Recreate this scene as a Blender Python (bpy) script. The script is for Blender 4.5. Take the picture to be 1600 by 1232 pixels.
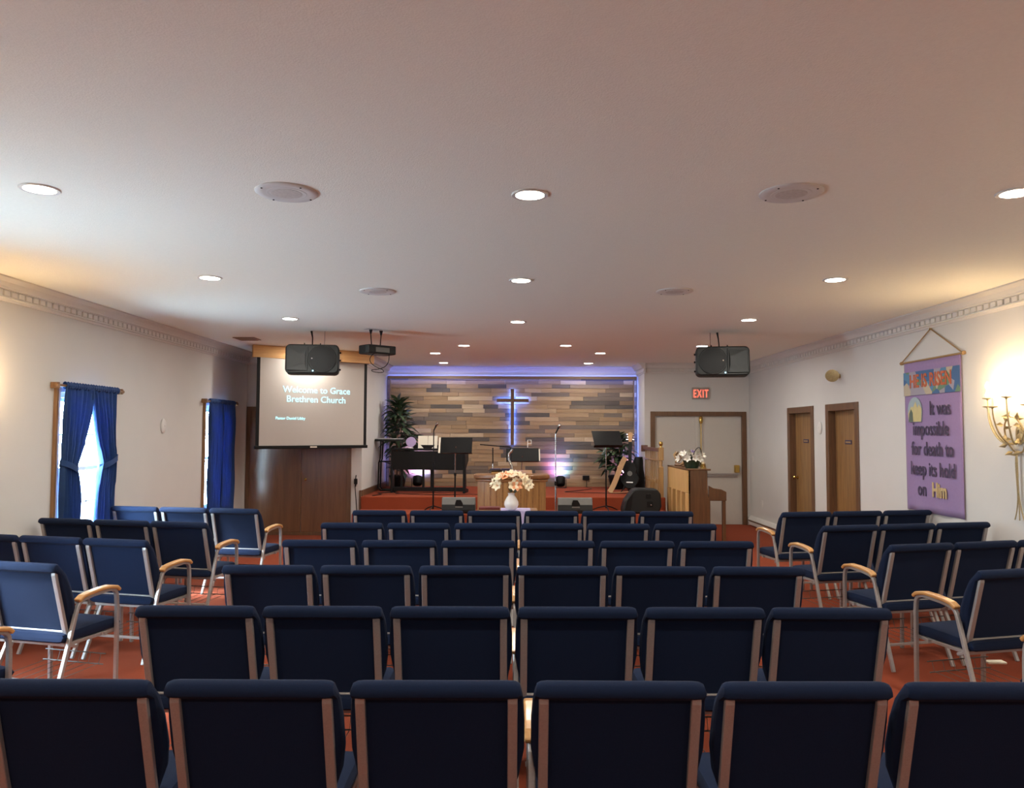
import bpy, bmesh, math, random
from mathutils import Vector, Matrix, Euler
random.seed(7)
R = math.radians
scene = bpy.context.scene
for o in list(bpy.data.objects): bpy.data.objects.remove(o)
COL = scene.collection

# ------------------------------------------------------------------ camera
F = 1200.0
CAM = Vector((0, 0, 1.68)); TILT = math.atan(61 / F); ROLL = R(0.2)
fw = Vector((0, math.cos(TILT), math.sin(TILT)))
up0 = Vector((0, -math.sin(TILT), math.cos(TILT))); ri0 = Vector((1, 0, 0))
ri = ri0 * math.cos(ROLL) + up0 * math.sin(ROLL)
up = up0 * math.cos(ROLL) - ri0 * math.sin(ROLL)
cd = bpy.data.cameras.new('camera'); cam = bpy.data.objects.new('camera', cd); COL.objects.link(cam)
cd.sensor_width = 36; cd.lens = 36 * F / 1600; cd.clip_start = 0.05; cd.clip_end = 200
M = Matrix.Identity(4)
for i in range(3):
    M[i][0] = ri[i]; M[i][1] = up[i]; M[i][2] = -fw[i]; M[i][3] = CAM[i]
cam.matrix_world = M
scene.camera = cam

def ray(px, py): return fw + ri * ((px - 800) / F) + up * ((616 - py) / F)
def at(px, py, Y): d = ray(px, py); return CAM + d * (Y / d.y)
def onX(px, py, X): d = ray(px, py); return CAM + d * (X / d.x)
def onZ(px, py, Z): d = ray(px, py); return CAM + d * ((Z - CAM.z) / d.z)

# ------------------------------------------------------------------ world, light, exposure
W = bpy.data.worlds.new('world'); scene.world = W; W.use_nodes = True
bg = W.node_tree.nodes['Background']; bg.inputs[0].default_value = (0.62, 0.84, 1.0, 1); bg.inputs[1].default_value = 46.0
sun = bpy.data.lights.new('sun', 'SUN'); sun.energy = 18; sun.angle = R(14); sun.color = (.84, .93, 1.0)
so = bpy.data.objects.new('sun', sun); COL.objects.link(so)
SAZ, SEL = R(12), R(35)
so.rotation_euler = Vector((math.cos(SAZ) * math.cos(SEL), math.sin(SAZ) * math.cos(SEL), -math.sin(SEL))).to_track_quat('-Z', 'Y').to_euler()
vs = scene.view_settings
vs.view_transform = 'Standard'; vs.look = 'None'; vs.gamma = 1; vs.use_curve_mapping = False
vs.exposure = 0.97
DOWN_W = 11.5          # each recessed ceiling light
DOWN_C = (1.0, 0.945, 0.85)
SCONCE_W = 1.9
CEIL = 2.99

# ------------------------------------------------------------------ materials
def new_mat(name):
    m = bpy.data.materials.new(name); m.use_nodes = True
    return m, m.node_tree.nodes, m.node_tree.links, m.node_tree.nodes['Principled BSDF']
def plain(name, col, rough=0.5, metal=0.0, var=0.08, scale=20, bump=0.0, bscale=200, sheen=0.0, spec=0.5, coat=0.0, trans=0.0):
    m, N, L, b = new_mat(name)
    tc = N.new('ShaderNodeTexCoord'); n = N.new('ShaderNodeTexNoise'); n.inputs['Scale'].default_value = scale; n.inputs['Detail'].default_value = 4
    L.new(tc.outputs['Object'], n.inputs['Vector'])
    mx = N.new('ShaderNodeMix'); mx.data_type = 'RGBA'
    mx.inputs[6].default_value = (*[c * (1 - var) for c in col], 1); mx.inputs[7].default_value = (*[min(1, c * (1 + var)) for c in col], 1)
    L.new(n.outputs['Fac'], mx.inputs[0]); L.new(mx.outputs[2], b.inputs['Base Color'])
    b.inputs['Roughness'].default_value = rough; b.inputs['Metallic'].default_value = metal
    b.inputs['Specular IOR Level'].default_value = spec
    if sheen: b.inputs['Sheen Weight'].default_value = sheen; b.inputs['Sheen Roughness'].default_value = 0.4; b.inputs['Sheen Tint'].default_value = (*[min(1, .3 + c * 3) for c in col], 1)
    if coat: b.inputs['Coat Weight'].default_value = coat; b.inputs['Coat Roughness'].default_value = .15
    if bump:
        n2 = N.new('ShaderNodeTexNoise'); n2.inputs['Scale'].default_value = bscale; n2.inputs['Detail'].default_value = 3
        L.new(tc.outputs['Object'], n2.inputs['Vector'])
        bp = N.new('ShaderNodeBump'); bp.inputs['Strength'].default_value = bump; bp.inputs['Distance'].default_value = 0.004
        L.new(n2.outputs['Fac'], bp.inputs['Height']); L.new(bp.outputs[0], b.inputs['Normal'])
    if trans:
        t = N.new('ShaderNodeBsdfTranslucent'); t.inputs[0].default_value = (*[min(1, c * 3) for c in col], 1)
        ms = N.new('ShaderNodeMixShader'); ms.inputs[0].default_value = trans
        L.new(b.outputs[0], ms.inputs[1]); L.new(t.outputs[0], ms.inputs[2]); L.new(ms.outputs[0], N['Material Output'].inputs[0])
    return m
def wood(name, c1, c2, axis='X', rough=0.45, scale=9, coat=0.0, stretch=14, perobj=False):
    m, N, L, b = new_mat(name)
    tc = N.new('ShaderNodeTexCoord'); mp = N.new('ShaderNodeMapping')
    s = [scale * stretch / 3] * 3; s['XYZ'.index(axis)] = scale / 3.0; mp.inputs['Scale'].default_value = s
    vec = tc.outputs['Object']
    if perobj:
        oi = N.new('ShaderNodeObjectInfo'); vm = N.new('ShaderNodeVectorMath'); vm.operation = 'MULTIPLY_ADD'
        cb = N.new('ShaderNodeCombineXYZ')
        mt = N.new('ShaderNodeMath'); mt.operation = 'MULTIPLY'; mt.inputs[1].default_value = 40
        L.new(oi.outputs['Random'], mt.inputs[0])
        for k in range(3): L.new(mt.outputs[0], cb.inputs[k])
        vm.inputs[1].default_value = (1, 1, 1); L.new(vec, vm.inputs[0]); L.new(cb.outputs[0], vm.inputs[2]); vec = vm.outputs[0]
    L.new(vec, mp.inputs[0])
    n = N.new('ShaderNodeTexNoise'); n.inputs['Scale'].default_value = 1; n.inputs['Detail'].default_value = 7; n.inputs['Roughness'].default_value = .65; n.inputs['Distortion'].default_value = .6
    L.new(mp.outputs[0], n.inputs['Vector'])
    cr = N.new('ShaderNodeValToRGB'); cr.color_ramp.elements[0].position = .3; cr.color_ramp.elements[1].position = .72
    cr.color_ramp.elements[0].color = (*c1, 1); cr.color_ramp.elements[1].color = (*c2, 1)
    L.new(n.outputs['Fac'], cr.inputs[0]); L.new(cr.outputs[0], b.inputs['Base Color'])
    bp = N.new('ShaderNodeBump'); bp.inputs['Strength'].default_value = .15; bp.inputs['Distance'].default_value = .002
    L.new(n.outputs['Fac'], bp.inputs['Height']); L.new(bp.outputs[0], b.inputs['Normal'])
    b.inputs['Roughness'].default_value = rough
    if coat: b.inputs['Coat Weight'].default_value = coat; b.inputs['Coat Roughness'].default_value = .2
    return m
def emit(name, col, strength):
    m, N, L, b = new_mat(name)
    b.inputs['Base Color'].default_value = (*[c * .5 for c in col], 1)
    b.inputs['Emission Color'].default_value = (*col, 1); b.inputs['Emission Strength'].default_value = strength
    return m

MAT = {}
MAT['wall'] = plain('wall_paint', (.60, .59, .57), .75, var=.03, scale=3, bump=.12, bscale=90, spec=.25)
MAT['ceil'] = plain('ceiling_paint', (.88, .875, .79), .9, var=.04, scale=60, bump=.5, bscale=120, spec=.15)
MAT['trim'] = plain('trim_white', (.66, .645, .62), .5, var=.03)
MAT['carpet'] = plain('carpet_red', (.26, .052, .022), .95, var=.25, scale=120, bump=.9, bscale=500, spec=.1, sheen=.1)
MAT['fabric'] = plain('navy_fabric', (.0072, .0150, .042), .9, var=.25, scale=300, bump=.5, bscale=900, sheen=.09, spec=.15)
MAT['vinylback'] = plain('navy_back', (.014, .021, .046), .85, var=.25, scale=300, bump=.5, bscale=900, sheen=.12, spec=.2)
MAT['metal'] = plain('silver_vein', (.40, .375, .36), .42, .55, var=.15, scale=150)
MAT['armwood'] = wood('arm_wood', (.42, .20, .06), (.62, .34, .12), 'Y', .35, coat=.4)
MAT['black'] = plain('black_plastic', (.006, .006, .0065), .45, spec=.2, var=.2, bump=.2, bscale=400)
MAT['blackmetal'] = plain('black_metal', (.006, .006, .0065), .4, .0, spec=.2)
MAT['spk'] = plain('speaker_plastic', (.009, .0105, .0105), .5, spec=.3, var=.15, bump=.35, bscale=500)
MAT['grille'] = plain('speaker_grille', (.006, .0065, .007), .5, .0, spec=.3, var=.4, scale=400, bump=.6, bscale=600)
MAT['greyplastic'] = plain('grey_plastic', (.13, .13, .12), .5, var=.1)
MAT['chrome'] = plain('chrome', (.6, .6, .6), .2, 1.0)
MAT['brass'] = plain('brass', (.55, .36, .10), .25, 1.0)
MAT['dwood'] = wood('door_wood', (.17, .085, .03), (.33, .18, .065), 'Z', .4, 5, coat=.3)
MAT['casing'] = wood('casing_wood', (.10, .05, .025), (.17, .085, .04), 'Z', .4, 8)
MAT['cabwood'] = wood('cabinet_wood', (.11, .047, .02), (.19, .085, .036), 'Z', .38, 4, coat=.35)
MAT['header'] = wood('header_wood', (.50, .27, .10), (.66, .40, .17), 'X', .45, 6)
MAT['pulpit'] = wood('pulpit_oak', (.22, .105, .03), (.42, .23, .075), 'Z', .35, 8, coat=.4)
MAT['pulpitdark'] = wood('pulpit_rail', (.16, .07, .02), (.30, .14, .045), 'X', .3, 8, coat=.5)
MAT['pianoend'] = wood('piano_walnut', (.095, .042, .016), (.165, .078, .03), 'Z', .3, 6, coat=.5)
MAT['pianoback'] = wood('piano_back_pine', (.52, .30, .10), (.68, .44, .18), 'Z', .4, 6)
MAT['railwood'] = wood('rail_oak', (.28, .15, .055), (.42, .25, .10), 'Z', .35, 8, coat=.3)
MAT['raildark'] = wood('handrail_dark', (.13, .06, .045), (.2, .10, .07), 'Y', .35, 8)
MAT['doorpaint'] = plain('door_paint', (.56, .53, .48), .5, var=.03)
MAT['screen'] = plain('screen_fabric', (.44, .41, .38), .8, var=.02)
MAT['cyantext'] = emit('projected_text', (.40, .92, 1.0), 1.0)
MAT['curtain'] = plain('blue_curtain', (.012, .050, .17), .8, var=.2, scale=40, sheen=.3, trans=.12, bump=.3, bscale=500)
MAT['pole'] = wood('pole_wood', (.17, .085, .035), (.27, .145, .065), 'Z', .4, 8)
MAT['whiteframe'] = plain('window_white', (.8, .8, .8), .4, var=.02)
MAT['purple'] = plain('banner_purple', (.27, .185, .36), .9, var=.08, scale=30, bump=.3, bscale=300, sheen=.2)
MAT['ink'] = plain('banner_ink', (.055, .04, .085), .8)
MAT['orange'] = plain('banner_orange', (.45, .11, .045), .7, var=.3, scale=40)
MAT['gold'] = plain('banner_gold', (.55, .42, .22), .5, .2, var=.3, scale=60)
MAT['cord'] = plain('cord_brown', (.32, .20, .09), .7)
MAT['white'] = plain('white_ceramic', (.82, .80, .77), .25, var=.02)
MAT['petal'] = plain('petal_cream', (.85, .74, .52), .6, var=.08, scale=50, sheen=.1)
MAT['petalwhite'] = plain('petal_white', (.80, .78, .70), .6, var=.05)
MAT['petalcoral'] = plain('petal_coral', (.80, .36, .17), .6, var=.1)
MAT['petalpurple'] = plain('petal_lilac', (.42, .33, .58), .6, var=.1)
MAT['leaf'] = plain('leaf_green', (.05, .085, .04), .45, var=.35, scale=30)
MAT['leafdark'] = plain('leaf_dark', (.03, .055, .03), .45, var=.4, scale=30)
MAT['paper'] = plain('paper', (.78, .74, .62), .8, var=.03)
MAT['lilaccloth'] = plain('lilac_cloth', (.48, .42, .66), .8, var=.04)
MAT['maroon'] = plain('maroon_cloth', (.12, .016, .014), .8)
MAT['tan'] = plain('tan_leather', (.46, .28, .14), .6, var=.15)
MAT['dustgrille'] = plain('ceiling_grille', (.55, .51, .48), .7, var=.25, scale=60)
MAT['sconce'] = plain('antique_gold', (.50, .40, .22), .4, .7, var=.3, scale=60)
MAT['candle'] = plain('candle_tube', (.8, .74, .6), .5)
MAT['bulb'] = emit('flame_bulb', (1.0, .78, .42), 60)
MAT['lens'] = emit('light_lens', (1.0, .90, .74), 14)
MAT['exitred'] = emit('exit_letters', (1.0, .10, .06), 1.3)
MAT['exitbox'] = plain('exit_box', (.33, .29, .26), .5)
MAT['blueled'] = emit('blue_led', (.10, .22, 1.0), 26)
MAT['blueled2'] = emit('blue_led_top', (.16, .24, 1.0), 12)
MAT['blueled3'] = emit('blue_led_right', (.16, .27, 1.0), 6)
MAT['blueled4'] = emit('blue_led_left', (.2, .25, 1.0), 1.2)
MAT['parlens'] = emit('par_lens', (.55, .45, 1.0), 12)
MAT['blueglow'] = emit('indicator', (.3, .7, 1.0), 3)
MAT['vent'] = plain('vent_tan', (.34, .25, .2), .7)
PL = [((.24, .155, .085), (.40, .27, .155)), ((.29, .19, .105), (.46, .32, .19)), ((.19, .13, .08), (.31, .22, .14)), ((.13, .10, .08), (.21, .165, .13)),
      ((.35, .245, .145), (.54, .40, .26)), ((.23, .165, .11), (.37, .27, .185)), ((.065, .055, .05), (.13, .11, .096)), ((.40, .30, .20), (.62, .49, .34))]
MAT['planks'] = [wood('plank_tone_%d' % i, a, b_, 'X', .6, 6, perobj=True) for i, (a, b_) in enumerate(PL)]
# mosaic print
m, N, L, b = new_mat('mosaic_print')
tc = N.new('ShaderNodeTexCoord'); v = N.new('ShaderNodeTexVoronoi'); v.inputs['Scale'].default_value = 9; L.new(tc.outputs['Object'], v.inputs['Vector'])
cr = N.new('ShaderNodeValToRGB'); cr.color_ramp.interpolation = 'CONSTANT'
for p, c in [(0, (.05, .12, .26)), (.22, (.08, .20, .34)), (.42, (.42, .36, .27)), (.58, (.10, .16, .22)), (.7, (.13, .22, .14)), (.82, (.30, .28, .34))]:
    e = cr.color_ramp.elements[0] if p == 0 else cr.color_ramp.elements.new(p)
    e.position = p; e.color = (*c, 1)
sp = N.new('ShaderNodeSeparateColor'); L.new(v.outputs['Color'], sp.inputs[0]); L.new(sp.outputs[0], cr.inputs[0]); L.new(cr.outputs[0], b.inputs['Base Color'])
b.inputs['Roughness'].default_value = .8; MAT['mosaic'] = m
# window glass (thin)
m, N, L, b = new_mat('window_glass')
tr = N.new('ShaderNodeBsdfTransparent'); tr.inputs[0].default_value = (.95, .98, 1, 1); gl = N.new('ShaderNodeBsdfGlossy'); gl.inputs['Roughness'].default_value = .02
ms = N.new('ShaderNodeMixShader'); ms.inputs[0].default_value = .06; L.new(tr.outputs[0], ms.inputs[1]); L.new(gl.outputs[0], ms.inputs[2])
L.new(ms.outputs[0], N['Material Output'].inputs[0]); MAT['glass'] = m

# ------------------------------------------------------------------ mesh helpers
class MB:
    def __init__(s): s.v = []; s.f = []
    def add(s, vs, fs):
        o = len(s.v); s.v += [tuple(p) for p in vs]; s.f += [tuple(i + o for i in q) for q in fs]; return s
    def box(s, x0, x1, y0, y1, z0, z1, m=None):
        vs = [Vector((x, y, z)) for z in (z0, z1) for y in (y0, y1) for x in (x0, x1)]
        if m: vs = [m @ p for p in vs]
        return s.add(vs, [(0, 2, 3, 1), (4, 5, 7, 6), (0, 1, 5, 4), (2, 6, 7, 3), (0, 4, 6, 2), (1, 3, 7, 5)])
    def tube(s, pts, r, n=8, side=None, rect=None):
        pts = [Vector(p) for p in pts]; k = len(pts); rings = []
        prev = None
        for i, p in enumerate(pts):
            t = (pts[min(i + 1, k - 1)] - pts[max(i - 1, 0)]).normalized()
            if side is not None: a = (Vector(side) - t * t.dot(Vector(side))).normalized()
            elif prev is None:
                a = t.orthogonal().normalized()
            else: a = (prev - t * t.dot(prev)).normalized()
            prev = a; b_ = t.cross(a)
            if rect:
                w, h = rect
                rings.append([p + a * sx * w / 2 + b_ * sy * h / 2 for sx, sy in ((-1, -1), (1, -1), (1, 1), (-1, 1))])
            else:
                rr = r[i] if isinstance(r, (list, tuple)) else r
                rings.append([p + a * math.cos(2 * math.pi * j / n) * rr + b_ * math.sin(2 * math.pi * j / n) * rr for j in range(n)])
        m_ = 4 if rect else n
        vs = [q for rg in rings for q in rg]; fs = []
        for i in range(k - 1):
            for j in range(m_): fs.append((i * m_ + j, i * m_ + (j + 1) % m_, (i + 1) * m_ + (j + 1) % m_, (i + 1) * m_ + j))
        fs.append(tuple(range(m_ - 1, -1, -1))); fs.append(tuple((k - 1) * m_ + j for j in range(m_)))
        return s.add(vs, fs)
    def lathe(s, prof, n=20, m=None, c=(0, 0, 0)):
        vs = []; fs = []
        for r, z in prof:
            for j in range(n): vs.append(Vector((r * math.cos(2 * math.pi * j / n), r * math.sin(2 * math.pi * j / n), z)))
        if m: vs = [m @ p for p in vs]
        vs = [p + Vector(c) for p in vs]
        for i in range(len(prof) - 1):
            for j in range(n): fs.append((i * n + j, i * n + (j + 1) % n, (i + 1) * n + (j + 1) % n, (i + 1) * n + j))
        fs.append(tuple(range(n - 1, -1, -1))); fs.append(tuple((len(prof) - 1) * n + j for j in range(n)))
        return s.add(vs, fs)
    def prism(s, poly, h0, h1, m):
        """poly in local (a,b) plane, extruded along local c; m maps (a,b,c)->xyz"""
        n = len(poly)
        vs = [m @ Vector((a, b_, h0)) for a, b_ in poly] + [m @ Vector((a, b_, h1)) for a, b_ in poly]
        fs = [tuple(range(n - 1, -1, -1)), tuple(range(n, 2 * n))] + [(i, (i + 1) % n, n + (i + 1) % n, n + i) for i in range(n)]
        return s.add(vs, fs)
    def grid(s, rows, closed_u=False, closed_v=False):
        nr, nc = len(rows), len(rows[0]); vs = [p for r in rows for p in r]; fs = []
        for i in range(nr if closed_u else nr - 1):
            for j in range(nc if closed_v else nc - 1):
                fs.append((i * nc + j, i * nc + (j + 1) % nc, ((i + 1) % nr) * nc + (j + 1) % nc, ((i + 1) % nr) * nc + j))
        return s.add(vs, fs)
    def mesh(s, name, mat, smooth=False, bevel=0, seg=1, flip=True):
        me = bpy.data.meshes.new(name); me.from_pydata(s.v, [], s.f)
        bm = bmesh.new(); bm.from_mesh(me)
        if flip: bmesh.ops.recalc_face_normals(bm, faces=bm.faces)
        if bevel:
            es = [e for e in bm.edges if len(e.link_faces) == 2 and e.calc_face_angle(0) > R(28)]
            bmesh.ops.bevel(bm, geom=es, offset=bevel, segments=seg, affect='EDGES', profile=.5, clamp_overlap=True)
        bm.to_mesh(me); bm.free()
        me.materials.append(mat)
        if smooth:
            for p in me.polygons: p.use_smooth = True
            me.set_sharp_from_angle(angle=R(40))
        return me
    def build(s, name, mat, parent=None, smooth=False, bevel=0, seg=1, loc=None, flip=True):
        return obj(name, s.mesh(name, mat, smooth, bevel, seg, flip), parent, loc)
def obj(name, me, parent=None, loc=None, rot=None):
    o = bpy.data.objects.new(name, me); COL.objects.link(o)
    if parent: o.parent = parent
    if loc is not None: o.location = loc
    if rot is not None: o.rotation_euler = rot
    return o
def tag(o, label, cat, group=None, kind=None):
    o['label'] = label; o['category'] = cat
    if group: o['group'] = group
    if kind: o['kind'] = kind
    return o
def thing(name, label, cat, loc=(0, 0, 0), rz=0, group=None, rot=None):
    o = bpy.data.objects.new(name, None); COL.objects.link(o); o.empty_display_size = .1
    o.location = loc; o.rotation_euler = rot if rot else (0, 0, rz)
    return tag(o, label, cat, group)
def struct(o, label, cat): return tag(o, label, cat, kind='structure')
def text_mesh(body, size, mat, extrude=.0008, offset=0.0, align='LEFT', shear=0, sx=1, space=1.0):
    c = bpy.data.curves.new('lettering', 'FONT'); c.body = body; c.size = size; c.extrude = extrude; c.offset = offset; c.align_x = align; c.shear = shear; c.space_character = space
    c.resolution_u = 3
    o = bpy.data.objects.new('tmp_text', c); COL.objects.link(o); bpy.context.view_layer.update()
    dg = bpy.context.evaluated_depsgraph_get(); me = bpy.data.meshes.new_from_object(o.evaluated_get(dg))
    bpy.data.objects.remove(o); bpy.data.curves.remove(c)
    me.transform(Matrix.Scale(sx, 4, (1, 0, 0))); me.name = 'lettering'; me.materials.clear(); me.materials.append(mat); return me
def basis(a, b_, c, o=(0, 0, 0)):
    m = Matrix.Identity(4)
    for i in range(3): m[i][0] = a[i]; m[i][1] = b_[i]; m[i][2] = c[i]; m[i][3] = o[i]
    return m
MX = basis((0, 1, 0), (0, 0, 1), (1, 0, 0))       # poly in (y,z), extruded along x
MY = basis((1, 0, 0), (0, 0, 1), (0, 1, 0))       # poly in (x,z), extruded along y
def bez(p0, p1, p2, p3, n=12):
    p0, p1, p2, p3 = map(Vector, (p0, p1, p2, p3)); out = []
    for i in range(n + 1):
        t = i / n; out.append(p0 * (1 - t) ** 3 + p1 * 3 * t * (1 - t) ** 2 + p2 * 3 * t * t * (1 - t) + p3 * t ** 3)
    return out

# ------------------------------------------------------------------ room shell
XL, XR = -4.38, 4.42
YREAR, YCAB, YDOOR, YBACK = -3.2, 12.68, 14.3, 15.15
AXL, AXR = -2.47, 2.47
T = .16
STZ, TRZ, STF, TRF = .632, .427, 12.64, 11.93
struct(MB().box(XL - T, XR + T, YREAR - T, YBACK + T, -.1, 0).build('floor', MAT['carpet']), 'red orange carpet floor under the chairs', 'floor')
struct(MB().box(XL - T, XR + T, YREAR - T, YBACK + T, CEIL, CEIL + .1).build('ceiling', MAT['ceil']), 'textured off white ceiling with recessed lights', 'ceiling')
def side_wall(x0, x1, y0, y1, holes):
    """wall in the YZ plane with rectangular holes (ya, yb, za, zb)"""
    mb = MB(); y = y0
    for ya, yb, za, zb in sorted(holes):
        mb.box(x0, x1, y, ya, 0, CEIL)
        if za > 0: mb.box(x0, x1, ya, yb, 0, za)
        mb.box(x0, x1, ya, yb, zb, CEIL); y = yb
    mb.box(x0, x1, y, y1, 0, CEIL); return mb
W1 = (7.43, 8.32, .55, 2.06); W2 = (10.98, 11.87, .55, 2.06); W3 = (3.85, 4.75, .55, 2.06)
D1 = (9.86, 10.72, 0, 2.02); D2 = (11.32, 12.22, 0, 2.02)
struct(side_wall(XL - T, XL, YREAR, YBACK, [W1, W2, W3]).build('wall_left', MAT['wall']), 'pale warm grey left wall with curtained windows', 'wall')
struct(side_wall(XR, XR + T, YREAR, YBACK, [D1, D2]).build('wall_right', MAT['wall']), 'cream right wall with two wooden doors', 'wall')
struct(MB().box(XL - T, XR + T, YREAR - T, YREAR, 0, CEIL).build('wall_rear', MAT['wall']), 'plain wall at the rear of the room', 'wall')
struct(MB().box(XL, AXL - T, YCAB, YCAB + T, 0, CEIL).box(AXL - T, AXL, YCAB, YBACK, 0, CEIL).build('wall_front_left', MAT['wall']), 'white wall around the cupboard, returning to the stage recess', 'wall')
DX0, DX1, DZ = at(1023, 818, YDOOR).x, at(1162, 818, YDOOR).x, 2.02
wr = MB().box(AXR, DX0, YDOOR, YDOOR + T, 0, CEIL).box(DX1, XR, YDOOR, YDOOR + T, 0, CEIL).box(DX0, DX1, YDOOR, YDOOR + T, DZ, CEIL).box(AXR, AXR + T, YDOOR + T, YBACK, 0, CEIL)
struct(wr.build('wall_front_right', MAT['wall']), 'white wall around the double doors beside the stage', 'wall')
wb = struct(MB().box(AXL - T, AXR + T, YBACK, YBACK + T, 0, CEIL).build('wall_back', MAT['wall']), 'back wall of the stage clad in reclaimed wood planks', 'wall')
# planks
z = STZ; PT = 2.80; nrow = 27; ph = (PT - STZ) / nrow
for r in range(nrow):
    x = AXL + .012; first = True
    while x < AXR - .02:
        ln = random.uniform(.28, 1.0) * (random.uniform(.3, 1) if first else 1); first = False
        x1 = min(x + ln, AXR - .012)
        if AXR - .012 - x1 < .2: x1 = AXR - .012
        pr = random.uniform(.014, .03); zc = STZ + r * ph
        wts = [5, 5, 3.5, 3.4, 3.2, 3, 3.4, 2.0]
        mt = random.choices(MAT['planks'], wts)[0]
        hl = (x1 - x) / 2
        MB().box(-hl + .0012, hl - .0012, -pr, .002, .001, ph - .001).build('plank', mt, wb, bevel=.0015, loc=(x + hl, YBACK, zc))
        x = x1
# stage
st = MB().box(AXL, 2.52, STF, YDOOR, 0, STZ).box(AXL, AXR, YDOOR, YBACK, 0, STZ).build('floor_stage', MAT['carpet'], bevel=.012, seg=2)
struct(st, 'raised stage platform covered in red carpet', 'stage')
MB().box(AXL, 2.52, TRF, STF, 0, TRZ).build('step', MAT['carpet'], st, bevel=.012, seg=2)
MB().box(AXL, 2.52, TRF - .32, TRF, 0, TRZ / 2).build('step', MAT['carpet'], st, bevel=.012, seg=2)
# crown mouldings
CP = [(0, 0), (.13, 0), (.13, .014), (.118, .022), (.092, .042), (.072, .075), (.068, .09), (.05, .094), (.05, .1), (.032, .102), (.032, .152), (.046, .156), (.046, .166), (.024, .172), (.014, .19), (0, .19)]
def crown(idx, p0, p1, nrm, label, dent=None):
    p0, p1, nrm = Vector(p0), Vector(p1), Vector(nrm)
    d = (p1 - p0); ln = d.length; d.normalize()
    m = basis(nrm, (0, 0, -1), d, p0)
    o = MB().prism(CP, 0, ln, m).build('trim_%d' % idx, MAT['trim']); struct(o, label, 'moulding')
    if dent:
        a, b_ = dent; k = 0
        me = MB().box(-.001, .02, .104, .15, 0, .07, basis(nrm, (0, 0, -1), d)).mesh('dentil', MAT['trim'], bevel=.002)
        while a + k * .1 < min(b_, ln - .08):
            obj('dentil', me, o, p0 + d * (a + k * .1) + nrm * .032); k += 1
crown(1, (XL, YREAR, CEIL), (XL, YCAB, CEIL), (1, 0, 0), 'dentil crown moulding along the left wall', (8.4, 99))
crown(2, (XR, YREAR, CEIL), (XR, YDOOR, CEIL), (-1, 0, 0), 'dentil crown moulding along the right wall', (8.4, 99))
crown(3, (XL, YCAB, CEIL), (AXL + .1, YCAB, CEIL), (0, -1, 0), 'crown moulding above the cupboard')
crown(4, (AXL, YCAB, CEIL), (AXL, YBACK, CEIL), (1, 0, 0), 'crown moulding on the left return of the stage recess')
crown(5, (AXL, YBACK, CEIL), (AXR, YBACK, CEIL), (0, -1, 0), 'crown moulding along the top of the plank wall')
crown(6, (AXR, YDOOR - .13, CEIL), (AXR, YBACK, CEIL), (-1, 0, 0), 'crown moulding on the right return of the stage recess')
crown(7, (AXR, YDOOR, CEIL), (XR, YDOOR, CEIL), (0, -1, 0), 'dentil crown moulding above the double doors', (.03, 99))
def simple_struct(name, mb, mat, label, cat, **k): return struct(mb.build(name, mat, **k), label, cat)
simple_struct('baseboard_left', MB().box(AXL, AXL + .02, YCAB, YBACK - .04, STZ, STZ + .1), MAT['casing'], 'brown baseboard on the left return of the stage', 'baseboard', bevel=.003)
simple_struct('baseboard_front', MB().box(AXL - .03, AXL, YCAB - .02, YCAB, 0, STZ + .1), MAT['casing'], 'brown corner board beside the stage steps', 'baseboard', bevel=.003)
simple_struct('baseboard_right', MB().box(XR - .015, XR, 4, D1[0] - .1, 0, .1), MAT['trim'], 'white baseboard under the purple banner', 'baseboard', bevel=.003)

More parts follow.
